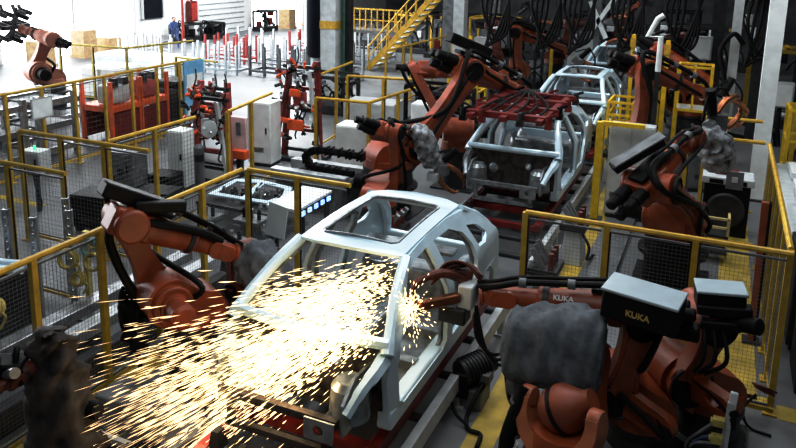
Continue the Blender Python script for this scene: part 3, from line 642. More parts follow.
# valve station front right
v = thing('valve_station', 'small white and yellow valve stand at the bottom right corner', 'valve stand', (.36, 7.0, 0))
MB().bar((.36, 7.0, 0), (.40, 7.06, 1.02), .06).build('post', 'lgrey', v)
MB().bar((.40, 7.04, .78), (.42, 7.08, 1.12), .07, .05).build('sensor', 'white', v, bevel=.01)
for zz in (.48, .66, .84): MB().box((.31, 6.98, zz), (.1, .08, .07)).cyl((.24, 6.98, zz), (.31, 6.98, zz), .03, n=10).build('valve', 'brass', v)
for k in range(6): MB().tube([(.3, 6.98, .85-.08*k), (.16-.02*k, 6.96, .7-.05*k), (.05+.02*k, 7.0, .5-.07*k), (.12, 7.02, .2)], .014, 6, sm=5).build('air_hose', ('steel', 'rubber', 'bluecl')[k % 3], v)
MB().box((.15, 7.0, .12), (.4, .3, .24)).build('valve_block', 'dark', v, bevel=.02)
h = thing('cable_coil', 'orange cable loop hung on the right fence post', 'cable', (.86, 8.5, .3))
MB().ring((.80, 8.55, .40), (.3, .5, .8), .10, .018).ring((.80, 8.55, .43), (.2, .5, .85), .12, .014).build('loop', 'dark_orange', h)
MB().tube([(.72, 8.5, .36), (.6, 8.4, .2), (.68, 8.35, .03), (.9, 8.3, .02)], .016, 7, sm=6).build('tail', 'rubber', h)
c = thing('conduit_post', 'orange brown conduit post inside the right fence', 'post', (.72, 10.5, 0))
MB().bar((.74, 10.5, 0), (.71, 10.5, 2.0), .09).build('post', 'orange_dull', c); MB().box((.735, 10.5, .02), (.22, .22, .04)).build('base_plate', 'dark', c)
for k in range(2): MB().tube([(.78, 10.46+.08*k, 0.05), (.77, 10.46+.08*k, 2.0)], .02, 8).build('conduit', 'rubber', c)

# ------------------------------------------------------------------ red gripper over the second car
g = thing('roof_gripper', 'red clamping frame with many clamps lowered on the second car roof', 'gripper', (-3.4, 13.6, 2.21))
f = MB()
for yy in (12.55, 13.3, 14.1, 14.8): f.bar((-4.15, yy, 2.33), (-2.6, yy, 2.33), .13, .12)
for xx in (-4.0, -3.4, -2.75): f.bar((xx, 12.31, 2.31), (xx, 14.95, 2.31), .12, .10)
f.build('frame', 'red', g, bevel=.01)
for i, xx in enumerate((-4.15, -3.8, -3.1, -2.6)):
    for j, yy in enumerate((12.41, 13.3, 14.1, 14.85)):
        c = MB().cyl((xx, yy, 2.27), (xx, yy, 2.43), .055, n=10).box((xx, yy, 2.25), (.12, .12, .1)).bar((xx, yy, 2.41), (xx+.14, yy, 2.47), .05)
        c.build('clamp', ('black', 'red', 'dark', 'red')[(i+j) % 4], g)
MB().lathe([(.22, 0), (.22, .12), (.14, .14), (.14, .3)], (-3.6, 15.0, 2.21), (0, 0, -1), 16).box((-3.6, 15.0, 2.31), (.4, .4, .14)).build('tool_changer', 'dark', g)
for k in range(6): MB().tube([(-3.9+.22*k, 12.6, 2.39), (-3.8+.2*k, 13.2, 2.45), (-3.7+.1*k, 14.2, 2.43), (-3.6, 14.9, 2.41)], .022, 7, sm=5).build('air_hose', 'rubber', g)

# ------------------------------------------------------------------ left storage area
b = thing('beam_conveyor', 'long pale steel beam conveyor lying behind the near left fence', 'conveyor', (-7.5, 6.6, 0))
for k, xx in enumerate((-7.05, -7.55)):
    MB().bar((xx, 4.0, .38), (xx+.12, 8.75, .38), .22, .14).build('beam', 'steel' if k else 'alu', b, bevel=.01)
for yy in (4.6, 6.4, 8.3):
    MB().box((-7.25, yy, .15), (.9, .1, .3)).build('support', 'mid', b)
MB().bar((-6.62, 4.0, .16), (-6.6, 8.6, .16), .16, .3).build('cable_duct', 'dark', b)
pr = thing('slotted_upright', 'tall slotted steel upright standing beyond the left fence', 'upright', (0, 0, 0), 'slotted uprights beyond the left fence')
u = MB().plate([(-.045, 0), (.045, 0), (.045, 1.5), (-.045, 1.5)], [circ(0, .1+.12*i, .025, 8, .04) for i in range(12)], .03, (0, 0, 0), (1, 0, 0), (0, 0, 1)); u.box((.04, .03, .75), (.015, .07, 1.5)).box((-.04, .03, .75), (.015, .07, 1.5))
u.build('channel', 'steel', pr); MB().box((0, .03, .015), (.24, .24, .03)).build('foot', 'mid', pr)
sp = [(-9.35, 6.62), (-8.95, 6.78), (-8.35, 6.72), (-8.15, 7.15), (-8.6, 7.5), (-9.9, 6.4)]
for i, (x, y) in enumerate(sp):
    if i == 0: pr.location = (x, y, 0); pr.rotation_euler = (0, 0, .3)
    else: dup(pr, (x, y, 0), .3+.1*i)
def coil(label, c, ax, R, m_):
    o = thing('hose_coil', label, 'hose', c)
    MB().ring(c, ax, R, .022).ring(V(c)+V(ax).normalized()*.04, ax, R*.94, .02).ring(V(c)-V(ax).normalized()*.035, ax, R*1.03, .018).build('loop', m_, o)
    MB().tube([V(c)+V((R, 0, -.02)), V(c)+V((R*1.2, .05, -R)), V(c)+V((R*.8, 0, -R*2.2))], .018, 7, sm=5).build('tail', m_, o)
s = thing('hose_stand', 'yellow hose stand with hooks behind the near left fence', 'stand', (-7.45, 7.05, 0))
MB().bar((-7.85, 7.15, 0), (-7.85, 7.15, 1.25), .07).build('post', 'brass', s); MB().bar((-8.15, 7.1, 1.1), (-7.5, 7.2, 1.1), .05).build('arm', 'brass', s); MB().box((-7.85, 7.15, .02), (.5, .5, .04)).build('foot', 'mid', s)
for k in range(4): MB().tube([(-8.1+.18*k, 7.08, 1.1), (-8.1+.18*k, 6.98, 1.05), (-8.1+.18*k, 6.96, 1.12)], .015, 6, sm=4).build('hook', 'steel', s)
coil('yellow hose coil on the hose stand, the larger lower one', (-8.05, 7.0, .85), (.3, -1, .1), .13, 'brass')
coil('yellow hose coil on the hose stand beside the teal one', (-7.55, 6.98, .92), (.3, -1, .2), .12, 'brass')
coil('teal hose coil on top of the hose stand', (-7.65, 7.05, 1.08), (.2, -1, .3), .12, 'teal')
coil('small yellow hose coil low on the hose stand', (-7.82, 6.95, .62), (.1, -1, .1), .09, 'brass')
coil('yellow hose coil lying at the left picture edge', (-8.1, 5.85, .62), (.3, -.8, .5), .12, 'brass')
coil('loose yellow hose loop half cut by the left picture edge', (-8.3, 5.5, .30), (.1, -.2, 1), .12, 'brass')
p = thing('tube_bundle', 'bundle of pale steel tubes lying at the left picture edge', 'tubes', (-8.4, 5.9, .7))
for k in range(4): MB().cyl((-9.4, 5.9+.1*k, .95-.03*(k % 2)), (-8.15, 6.25+.1*k, .95-.03*(k % 2)), .05).build('tube', 'body', p)
MB().box((-8.9, 6.2, .44), (.1, .6, .88)).box((-8.4, 6.35, .44), (.1, .6, .88)).build('trestle', 'dark', p)
def cabinet(label, c, s, m_='lgrey', rot=0., lamp=None, doors=1, vents=True, name='control_cabinet', feet=.08, group=None, front=-1):
    c = V(c); o = thing(name, label, 'cabinet', c, group); R = Matrix.Rotation(rot, 3, 'Z')
    L = lambda p: c+R @ V(p)
    sx, sy, sz = s
    MB().box(L((0, 0, feet+sz/2)), s, rot=R).build('body', m_, o, bevel=.015)
    MB().box(L((0, 0, feet/2)), (sx*.9, sy*.9, feet), rot=R).build('plinth', 'dark', o)
    for k in range(doors):
        w = sx/doors; d = MB().box(L((-sx/2+w*(k+.5), front*(sy/2+.008), feet+sz/2)), (w-.03, .016, sz-.06), rot=R).build('door', m_, o, bevel=.006)
        MB().box(L((-sx/2+w*(k+.82), front*(sy/2+.03), feet+sz*.55)), (.03, .03, .14), rot=R).build('handle', 'black', d)
        if vents:
            v = MB()
            for j in range(4): v.box(L((-sx/2+w*(k+.45), front*(sy/2+.02), feet+sz*.2+.03*j)), (w*.5, .01, .012), rot=R)
            v.build('vent', 'dark', d)
    if lamp: MB().cyl(L((0, 0, feet+sz)), L((0, 0, feet+sz+.08)), .025).build('lamp', lamp, o)
    return o
o = cabinet('grey control box with round switch on a low stand behind the left fences', (-10.98, 11.15, .28), (.72, .5, .72), 'mid', .15, 'lampwhite')
MB().cyl((-10.8, 10.86, .72), (-10.8, 10.8, .72), .07).build('switch', 'black', o); MB().box((-10.98, 11.15, .14), (.5, .4, .28)).build('stand', 'dark', o)
o = cabinet('small pale grey box on a thin pole behind the left fences', (-12.0, 9.85, .78), (.46, .32, .46), 'lgrey', .15, 'green', feet=.02)
MB().bar((-12.0, 9.85, 0), (-12.0, 9.85, .8), .07).build('pole', 'dark', o); MB().tube([(-11.9, 9.7, .8), (-11.8, 9.65, .55), (-11.75, 9.7, .3), (-11.9, 9.8, .05)], .02, 7, sm=5).build('cable', 'rubber', o)
cabinet('low black cabinet with steel edge behind the fence near the left robot', (-10.1, 9.75, 0), (1.15, .6, .62), 'black', .15)
cabinet('second low black cabinet close to the grey control box', (-9.7, 10.65, 0), (.8, .55, .5), 'black', .15)
cabinet('dark low cabinet beside the white pillar cabinet', (-10.3, 11.55, 0), (.55, .5, .5), 'black', .1, vents=False)
cabinet('slim white pillar cabinet with lamp beside the fence end post', (-10.5, 12.3, 0), (.42, .4, 1.25), 'white', .1, 'lampwhite')
o = thing('steel_bollard', 'grey round steel bollard beside the white pillar cabinet', 'bollard', (-10.0, 12.25, 0)); MB().lathe([(.15, 0), (.15, .02), (.11, .03), (.11, 1.0), (.06, 1.06), (0, 1.07)], (-9.98, 12.25, 0), (0, 0, 1)).build('post', 'mid', o); MB().lathe([(.114, .7), (.114, .85)], (-9.98, 12.25, 0), (0, 0, 1)).build('band', 'dark', o)
cabinet('tall white cabinet between the two red jigs', (-10.0, 14.75, 0), (.62, .55, 1.5), 'white', .1)
cabinet('white cabinet behind the railing right of the tall jig', (-7.4, 14.6, 0), (.8, .6, 1.25), 'white', .1)
cabinet('pale cabinet with warm top behind the black hoses at center left', (-8.9, 18.6, 0), (1.5, .9, .95), 'lgrey', .1, doors=2)
# parts table with a body side frame and a pale cover
t = thing('parts_table', 'low dark parts table behind the fence with car side frame on top', 'table', (-7.9, 11.2, 0))
MB().box((-7.9, 11.2, .46), (1.7, 1.2, .06)).build('table_top', 'dark', t)
for q in ((-1, -1), (1, -1), (1, 1), (-1, 1)): MB().box((-7.9+q[0]*.75, 11.2+q[1]*.5, .22), (.08, .08, .44)).build('leg', 'mid', t)
s = thing('side_frame', 'white pressed steel car side frame lying on the low dark table', 'car panel', (-7.95, 11.3, .55))
a = [(-.75, -.4), (.55, -.45), (.8, -.1), (.7, .3), (-.1, .45), (-.6, .35)]; h1 = [(-.62, -.28), (-.05, -.32), (-.05, .3), (-.5, .25)]; h2_ = [(.08, -.33), (.5, -.33), (.66, -.08), (.58, .2), (.08, .3)]
MB().plate(a, [h1, h2_], .05, (-7.95, 11.3, .62), (1, .1, 0), (-.1, 1, .15)).build('panel', 'body', s, bevel=.015)
for k in range(9):
    x, y = -8.5+.15*k, 11.1+.3*((k*37) % 5)/4
    o = thing('clamp_block', f'small {"dark" if k % 2 else "steel"} clamp block inside the white car side frame', 'clamp', (x, y, .5), 'clamp blocks on the parts table: '+('dark' if k % 2 else 'steel'))
    MB().box((x, y, .55), (.09, .11, .12)).build('block', 'dark' if k % 2 else 'steel', o); MB().bar((x, y, .6), (x+.08, y-.06, .70), .04).build('arm', 'mid', o)
s = thing('inspection_table', 'pale table with blue lit edge behind the near fence corner', 'table', (-6.5, 10.6, 0))
MB().box((-6.5, 10.65, .88), (.62, 1.2, .05)).build('table_top', 'white', s, bevel=.01)
for k in range(5): MB().box((-6.17, 10.2+.22*k, .80), (.03, .1, .08)).build('lamp', mat('blue work light', (.2, .4, .9), .4, 0, .05, 4, emis=((.35, .55, 1), 1.6)) if k == 0 else bpy.data.materials['blue work light'], s)
for q in ((-1, -1), (1, -1), (1, 1), (-1, 1)): MB().box((-6.5+q[0]*.25, 10.65+q[1]*.5, .43), (.06, .06, .86)).build('leg', 'dark', s)
for i, (x, y, hh, m_) in enumerate(((-7.0, 9.9, .62, 'mid'), (-6.9, 9.2, .5, 'dark'), (-8.0, 9.95, .5, 'dark'))):
    o = thing('component_stand', ('grey component stand with bolted clamps behind the near fence corner', 'dark component stand close behind the near fence corner', 'dark component stand before the parts table')[i], 'stand', (x, y, 0))
    MB().box((x, y, hh/2), (.3, .3, hh), taper=(.7, .7)).build('column', m_, o, bevel=.01); MB().box((x, y, hh+.03), (.5, .4, .06)).build('plate', 'mid', o)
    for k in range(3): MB().cyl((x-.15+.15*k, y, hh+.06), (x-.15+.15*k, y, hh+.22), .035, n=10).bar((x-.15+.15*k, y, hh+.2), (x-.08+.15*k, y-.1, hh+.26), .03).build('clamp', 'steel' if k % 2 else 'black', o)
# linear axis
a = thing('linear_axis', 'raised silver linear axis with black cable chain left of the orange arm', 'linear axis', (-6.9, 12.6, 0))
for yy in (12.22, 13.0): MB().bar((-8.1, yy, .74), (-6.4, yy, .74), .2, .2).build('rail', 'alu', a, bevel=.01)
for xx in (-7.9, -7.2, -6.55): MB().box((xx, 12.6, .34), (.16, .9, .68)).build('leg', 'mid', a)
MB().box((-7.2, 12.6, .64), (1.6, .6, .06)).build('bed', 'dark', a)
ch = [(-6.2, 12.5, 1.22), (-6.7, 12.5, 1.24), (-7.25, 12.5, 1.22), (-7.5, 12.5, 1.05), (-7.3, 12.5, .86), (-6.9, 12.5, .84), (-6.4, 12.5, .84)]
MB().tube(ch, .075, 6, sm=6).build('cable_chain', 'black', a)
for k in range(22):
    q = smooth_path(ch, 6)[min(35, k*36//22)]; MB().box(q, (.03, .2, .17)).build('chain_link', 'black', a)
# red jigs
def jig(label, x, y, h, m_='red', rot=0., big=0):
    o = thing('welding_jig', label, 'jig', (x, y, 0)); rnd = random.Random(label)
    w = .42+big*.1
    for q in (-1, 1):
        MB().bar((x+q*w, y, 0), (x+q*w*.75, y+.1, h), .12, .14).build('upright', m_, o, bevel=.01)
    for k in range(5): MB().bar((x-w, y+.02, .25+k*(h-.4)/4), (x+w, y+.02, .25+k*(h-.4)/4), .08).build('cross_bar', m_ if k % 2 else 'dark', o)
    MB().box((x, y+.05, .05), (1.2, .8, .1)).build('base', 'dark', o)
    for k in range(34):
        q = V((x+rnd.uniform(-w, w), y-.08-rnd.random()*.2, .3+rnd.random()*(h-.25)))
        c = MB().cyl(q, q+V((rnd.uniform(-.1, .1), -.14, rnd.uniform(-.1, .15))), .04, n=8).bar(q, q+V((rnd.uniform(-.2, .2), -.05, rnd.uniform(-.1, .2))), .05)
        c.build('clamp', rnd.choice([m_, 'black', 'steel', 'lgrey', 'orange_lt', 'dark']), o)
    for q in (-1, 1): MB().bar((x+q*w*1.25, y-.25, .1), (x+q*w*.55, y-.1, h*.9), .07, .09).build('brace', 'lgrey' if q > 0 else m_, o)
    MB().box((x+rnd.uniform(-.1, .1), y-.15, h*.62), (.34, .1, .4), rot=.2).build('locator_plate', rnd.choice(['lgrey', 'pink']), o, bevel=.03)
    for k in range(6):
        q = V((x+rnd.uniform(-w, w), y-.1, .3+rnd.random()*(h-.5)))
        MB().tube([q, q+V((.1, -.2, .15)), q+V((.15, -.15, .4)), q+V((rnd.uniform(-.2, .2), 0, .6))], .018, 6, sm=4).build('air_hose', 'rubber', o)
    return o
j = jig('red welding jig with round pale disc, on the left of the white cabinet', -10.42, 13.2, 2.0, 'pink', big=1); MB().lathe([(.2, 0), (.2, .03), (.1, .05)], (-10.15, 12.85, 1.25), (.1, -1, .2), 20).build('disc', 'lgrey', j)
jig('faded red welding jig with white clamps behind the disc jig', -11.2, 14.3, 2.0, 'pink', big=1)
j = jig('tall dark red jig with orange plates right of the white cabinet', -9.4, 15.5, 2.5, 'red', big=1)
MB().box((-9.4, 15.2, 1.75), (.3, .08, .2)).build('orange_plate', 'orange_lt', j, bevel=.03); MB().box((-9.4, 15.2, .95), (.45, .08, .28)).build('orange_plate', 'orange_lt', j, bevel=.03); MB().bar((-10.3, 15.2, 1.12), (-9.5, 15.2, 1.02), .07, .1).build('orange_bar', 'orange_lt', j)
o = thing('display_stand', 'pale red and white panel with orange foot beside the disc jig', 'panel', (-10.1, 13.9, 0)); MB().box((-10.05, 13.75, 1.0), (.5, .1, .75)).build('panel', mat('pinkish panel', (.72, .55, .54), .5, 0, .08, 4), o, bevel=.02); MB().box((-10.05, 13.7, .5), (.55, .2, .22)).build('foot', 'orange_lt', o, bevel=.03); MB().bar((-10.05, 13.8, 0), (-10.05, 13.8, .6), .12).build('post', 'dark', o)
MB().box((-10.0, 13.69, 1.1), (.12, .02, .3)).build('window', 'mid', o)

# ------------------------------------------------------------------ far left hall
def rack(label, x, y, w, d, h, lv, m_='steel', rot=0.):
    o = thing('steel_rack', label, 'rack', (x, y, 0))
    for i in (-1, 1):
        for j in (-1, 1): MB().box((x+i*w/2, y+j*d/2, h/2), (.12, .12, h)).build('upright', m_, o)
    for k in range(lv):
        zz = .2+(h-.4)*k/max(1, lv-1)
        for i in (-1, 1): MB().bar((x+i*w/2, y-d/2, zz), (x+i*w/2, y+d/2, zz), .09, .14).build('shelf_beam', 'mid' if k % 2 else m_, o)
        MB().box((x, y, zz), (w-.1, d-.1, .04)).build('shelf', 'mid', o)
    return o
rack('grey steel rack behind the far left fence, at the picture edge', -15.5, 10.9, 1.2, 2.2, 1.6, 3)
rack('grey steel rack behind the far left fence, beside the red carts', -15.5, 12.95, 1.2, 1.1, 1.6, 3)
rack('low grey steel rack further back at the far left', -17.6, 13.0, 1.2, 3.0, 1.1, 2)
rack('low pale rack below the hazy orange robot', -18.2, 15.4, 1.4, 1.5, .9, 2, 'alu')
for i, yy in enumerate((14.85, 15.95)):
    o = thing('red_cart', ('red framed cart with pale round headed fixture, the one nearer the camera', 'red framed cart with pink fixture, the one nearer the sign panel')[i], 'cart', (-15.0, yy, 0)); x = -15.0
    for q in (-1, 1):
        for r in (-1, 1): MB().box((x+q*.5, yy+r*.52, .85), (.09, .09, 1.7)).build('upright', 'orange_lt', o); MB().cyl((x+q*.5, yy+r*.52-.02, .06), (x+q*.5, yy+r*.52+.04, .06), .07).build('wheel', 'black', o)
    MB().box((x, yy, .95), (1.1, 1.1, .16)).build('deck', 'orange_lt', o, bevel=.01); MB().box((x+.5, yy, .48), (.03, 1.0, .7)).build('side_sheet', 'red', o)
    MB().box((x-.5, yy, .48), (.03, 1.0, .7)).build('back_sheet', 'red', o)
    MB().box((x+.1, yy, 1.3), (.5, .7, .5)).build('fixture', 'pink' if i else 'lgrey', o, bevel=.04); MB().cyl((x+.3, yy-.2, 1.5), (x+.3, yy-.2, 1.75), .12).build('fixture_head', 'dark', o); MB().box((x+.2, yy+.2, 1.62), (.3, .2, .2)).build('fixture_head', 'dark', o)
o = thing('machine_crate', 'dark grey machine with black top left of the blue sign panel', 'machine', (-15.0, 17.4, 0)); MB().box((-15.0, 17.4, .55), (1.1, 1.1, 1.1)).build('body', 'dark', o, bevel=.05); MB().box((-15.0, 17.4, 1.2), (.9, .9, .2)).build('cover', 'black', o, bevel=.05); MB().box((-14.43, 17.4, .55), (.03, .9, .8)).build('door', 'mid', o)
s = thing('sign_board', 'pale blue sign board at the end of the far left fence', 'sign', (-13.9, 17.0, 0))
MB().box((-13.90, 16.95, 1.1), (.04, .86, 1.8)).build('board', 'blue', s); MB().box((-13.87, 16.95, 1.35), (.02, .7, .55)).build('pale_field', 'white', s); MB().ball((-13.86, 16.9, 1.0), (.02, .2, .13)).ball((-13.86, 17.1, .76), (.02, .16, .1)).build('dark_figure', 'navy', s); MB().box((-13.87, 16.95, .45), (.02, .7, .32)).build('white_field', 'white', s)
n_ = thing('paper_notice', 'white paper notice hung on the far left fence', 'notice', (-13.93, 11.65, 1.5)); MB().box((-13.93, 11.72, 1.55), (.02, .52, .42)).build('sheet', 'white', n_); MB().box((-13.935, 11.72, 1.55), (.02, .58, .48)).build('border', 'alu', n_)
def stillage(label, x, y, m_, n=4, w=2.2, h=1.25, group=None):
    o = thing('stillage', label, 'rack', (x, y, 0), group)
    MB().bar((x-w/2, y-.5, .2), (x+w/2, y-.5, .2), .1).bar((x-w/2, y+.5, .2), (x+w/2, y+.5, .2), .1).bar((x-w/2, y-.5, .2), (x-w/2, y+.5, .2), .1).bar((x+w/2, y-.5, .2), (x+w/2, y+.5, .2), .1).build('base_frame', m_, o)
    for k in range(n):
        for q in (-1, 1): MB().box((x-w/2+w*k/(n-1), y+q*.5, h/2), (.09, .09, h)).build('pole', m_, o)
    for q in (-1, 1): MB().bar((x-w/2, y+q*.5, .55), (x+w/2, y+q*.5, .55), .05).build('rail', m_, o)
    return o
for i, (x, y, m_) in enumerate(((-22.2, 25.6, 'alu'), (-19.6, 25.8, 'alu'), (-17.0, 26.2, 'mid'), (-21.2, 28.6, 'pink'), (-18.4, 28.9, 'alu'), (-15.9, 29.3, 'mid'), (-22.2, 31.6, 'alu'), (-18.8, 32.2, 'pink'), (-15.8, 32.6, 'alu'), (-24.6, 26.6, 'alu'), (-14.6, 26.6, 'alu'))):
    where = ('behind the sign board', 'in the front row of the bright aisle', 'grey, front row left of the navy column', 'red, in the middle row', 'pale, in the middle row', 'grey, middle row beside the thin poles', 'pale, in the back row toward the shutter', 'red, in the back row', 'pale, back row beside the navy column', 'leftmost of the front row', 'behind the tall red jigs')[i]
    stillage(f'poled parts stillage {where}', x, y, m_, n=4+i % 2)
def crate(label, x, y, sx, sy, sz, m_='white', z0=0., name='parts_crate'):
    o = thing(name, label, 'crate', (x, y, z0)); MB().box((x, y, z0+.12+sz/2), (sx, sy, sz)).build('box', m_, o, bevel=.03); b = MB()
    for q in (-1, 0, 1): b.box((x+q*sx*.4, y, z0+.06), (.12, sy, .12))
    b.build('runners', 'mid', o); r = MB()
    for k in range(3): r.box((x, y-sy/2-.01, z0+.25+sz*.3*k), (sx*.96, .02, .04))
    r.build('ribs', 'lgrey', o); MB().box((x, y, z0+.12+sz+.02), (sx*.9, sy*.9, .04)).build('lid', m_, o)
    return o
crate('white wrapped crate right of the hazy orange robot', -19.3, 19.3, 1.6, 1.4, 1.0)
crate('white crate behind the brown fence post', -19.0, 22.2, 1.5, 1.3, .9)
crate('pale crate in the bright aisle beside the walking person', -23.0, 23.6, 2.0, 1.4, .7, 'lgrey')
crate('pale blue crate in the bright aisle left of the stillages', -20.8, 23.2, 1.6, 1.2, .8, 'body')
crate('white crate at the far left picture edge', -21.2, 14.8, 1.6, 1.2, .8)
for i, (x, y, sz, lab) in enumerate(((-28.0, 26.2, 1.2, 'tall stack of brown cartons by the bright opening'), (-28.0, 27.8, .7, 'lower brown carton by the bright opening'), (-27.4, 23.2, 1.0, 'brown carton at the far left bright opening'), (-27.5, 43.5, 1.2, 'brown carton at the distant bright opening'), (-27.4, 46.5, 1.4, 'bigger brown carton at the distant bright opening'))):
    o = thing('carton_stack', lab, 'carton', (x, y, 0)); MB().box((x, y, .1+sz/2), (.9, .8, sz)).build('carton', 'wood', o, bevel=.02); MB().box((x, y, .05), (1.0, .9, .1)).build('pallet', 'wood', o); MB().box((x, y, .1+sz+.005), (.12, .8, .02)).build('tape', 'white', o)
o = thing('hose_reel_cabinet', 'red hydrant cabinet on the far white wall', 'hydrant', (-28.7, 35.2, 0)); MB().box((-28.75, 35.1, 1.6), (.35, .6, 1.2)).build('box', 'red', o, bevel=.03); MB().box((-28.56, 35.1, 1.6), (.03, .5, 1.0)).build('door', 'pink', o); MB().bar((-28.75, 35.1, 0), (-28.75, 35.1, 1.0), .12).build('stand', 'red', o); MB().cyl((-28.75, 35.1, 2.2), (-28.75, 35.1, 6), .06).build('pipe', 'red', o)
def clutter(label, x, y, sx, sy, sz, seed, ms=('dark', 'mid', 'lgrey', 'black'), name='machine', cat='machine'):
    o = thing(name, label, cat, (x, y, 0)); r = random.Random(seed)
    MB().box((x, y, .15), (sx, sy, .3)).build('base', 'dark', o, bevel=.03)
    for q in (-1, 1):
        for p in (-1, 1): MB().box((x+q*sx*.45, y+p*sy*.45, sz/2), (.1, .1, sz)).build('upright', ms[0], o)
    MB().bar((x-sx*.45, y-sy*.45, sz), (x+sx*.45, y-sy*.45, sz), .1).bar((x-sx*.45, y+sy*.45, sz), (x+sx*.45, y+sy*.45, sz), .1).bar((x-sx*.45, y-sy*.45, sz), (x-sx*.45, y+sy*.45, sz), .1).bar((x+sx*.45, y-sy*.45, sz), (x+sx*.45, y+sy*.45, sz), .1).build('top_frame', ms[0], o)
    for k in range(9):
        c = V((x+r.uniform(-.38, .38)*sx, y+r.uniform(-.4, .4)*sy, .3+r.random()*(sz-.4)))
        if k % 3 == 0: MB().cyl(c, c+V((r.uniform(-.5, .5), r.uniform(-.2, .2), r.uniform(-.1, .3))), .09, n=12).build('actuator', r.choice(ms), o)
        else: MB().box(c, (r.uniform(.15, .45), r.uniform(.15, .4), r.uniform(.15, .5)), rot=r.uniform(-.4, .4)).build('unit', r.choice(ms), o, bevel=.02)
    for k in range(5):
        c = V((x+r.uniform(-.4, .4)*sx, y-sy*.45, .4+r.random()*(sz-.4)))
        MB().tube([c, c+V((.2, -.15, .3)), c+V((.45, -.1, .1)), c+V((.6, 0, -.4))], .03, 7, sm=5).build('cable', 'rubber', o)
    return o
clutter('cluttered trolley of dark parts against the far white wall', -28.0, 33.6, 1.0, 1.8, 1.0, 1)
clutter('small machine with red parts beside the white shutter', -27.8, 41.3, 1.0, 1.6, 1.3, 2, ('dark', 'red', 'mid'))
clutter('dark forklift battery stand left of the white shutter', -27.9, 35.9, 1.0, 1.2, .9, 3)
# the walking person in blue overalls
def person(label, loc, h, rz):
    root = thing('person', label, 'person', loc); root.rotation_euler = (0, 0, rz); k = h/1.75
    J = dict(pel=(0, 0, .95), ch=(0, .02, 1.25), nk=(0, .02, 1.46), hd=(0, 0, 1.62), top=(0, .01, 1.73), ls=(.18, .02, 1.40), le=(.24, .12, 1.14), lw=(.2, -.06, .94), lh=(.2, -.12, .88), rs=(-.18, .02, 1.40), re=(-.24, -.08, 1.14), rw=(-.2, .10, .92), rh=(-.2, .14, .84), lhp=(.1, 0, .90), lk=(.12, -.22, .52), la=(.12, -.24, .09), lt=(.12, -.38, .04), rhp=(-.1, 0, .90), rk=(-.12, .10, .50), ra=(-.12, .40, .14), rt=(-.12, .32, .03))
    E_ = [('pel', 'ch'), ('ch', 'nk'), ('nk', 'hd'), ('hd', 'top'), ('ch', 'ls'), ('ls', 'le'), ('le', 'lw'), ('lw', 'lh'), ('ch', 'rs'), ('rs', 're'), ('re', 'rw'), ('rw', 'rh'), ('pel', 'lhp'), ('lhp', 'lk'), ('lk', 'la'), ('la', 'lt'), ('pel', 'rhp'), ('rhp', 'rk'), ('rk', 'ra'), ('ra', 'rt')]
    rad = dict(pel=.15, ch=.16, nk=.06, hd=.10, top=.07, ls=.075, le=.05, lw=.04, lh=.045, rs=.075, re=.05, rw=.04, rh=.045, lhp=.10, lk=.07, la=.05, lt=.04, rhp=.10, rk=.07, ra=.05, rt=.04)
    ks = list(J); me = bpy.data.meshes.new('body'); me.from_pydata([V(J[a])*k for a in ks], [(ks.index(a), ks.index(b)) for a, b in E_], []); me.materials.append(M['bluecl'])
    o = bpy.data.objects.new('body', me); C.objects.link(o); o.parent = root
    sk = o.modifiers.new('skin', 'SKIN'); sd = o.modifiers.new('sub', 'SUBSURF'); sd.levels = 1; sd.render_levels = 2
    for i, a in enumerate(ks): me.skin_vertices[0].data[i].radius = (rad[a]*k,)*2
    me.skin_vertices[0].data[0].use_root = True
    def sub(nm, mb, m_): mb.warp(lambda q: V(q)*k); ob = mb.build(nm, m_); ob.parent = root; return ob
    sub('face', MB().ball((0, -.035, 1.62), (.082, .085, .11)).ball((0, -.125, 1.61), (.014, .02, .02)), 'skin')
    sub('hair', MB().ball((0, .025, 1.67), (.105, .11, .10)), 'hair')
    for q in (-1, 1): sub('eye', MB().ball((.032*q, -.112, 1.635), .012), 'black')
    return root
person('person in blue overalls walking through the bright aisle at far left', (-26.6, 31.0, 0), 1.65, 1.0)
# columns and poles
def column(label, x, y, w, h, m_='lgrey', band=None, shape='i', name='steel_column', d=None):
    o = thing(name, label, 'column', (x, y, 0)); d = d or w
    mb = MB()
    if shape == 'i': mb.box((x, y-d*.45, h/2), (w, d*.1, h)).box((x, y+d*.45, h/2), (w, d*.1, h)).box((x, y, h/2), (w*.12, d*.8, h))
    elif shape == 'r': mb.cyl((x, y, 0), (x, y, h), w/2, n=20)
    else: mb.box((x, y, h/2), (w, d, h))
    mb.build('shaft', m_, o, bevel=0); MB().box((x, y, .02), (w*1.5, d*1.5, .04)).build('base_plate', 'dark', o)
    if band: MB().box((x, y, band[0]), (w*1.06, d*1.06, band[1])).build('yellow_band', 'yellow', o)
    return o
column('pale main column with yellow band beside the navy sleeve', -12.9, 23.4, .62, 12, 'lgrey', (2.6, .28), 's')
o = column('slim dark green column right of the banded column', -12.35, 23.6, .28, 12, 'dark', None, 's'); MB().cyl((-12.42, 23.4, 0), (-12.42, 23.4, 12), .05).build('pipe', mat('green pipe', (.05, .16, .12), .5, 0, .2, 5), o)
o = thing('column_sleeve', 'navy blue round padded sleeve hanging left of the banded column', 'sleeve', (-13.5, 23.2, 1.4)); MB().lathe([(.1, 1.36), (.28, 1.4), (.33, 1.5), (.33, 11.8)], (-13.5, 23.3, 0), (0, 0, 1), 24).build('sleeve', 'navy', o); MB().cyl((-13.5, 23.3, 0), (-13.5, 23.3, 1.5), .2).build('post', 'lgrey', o)
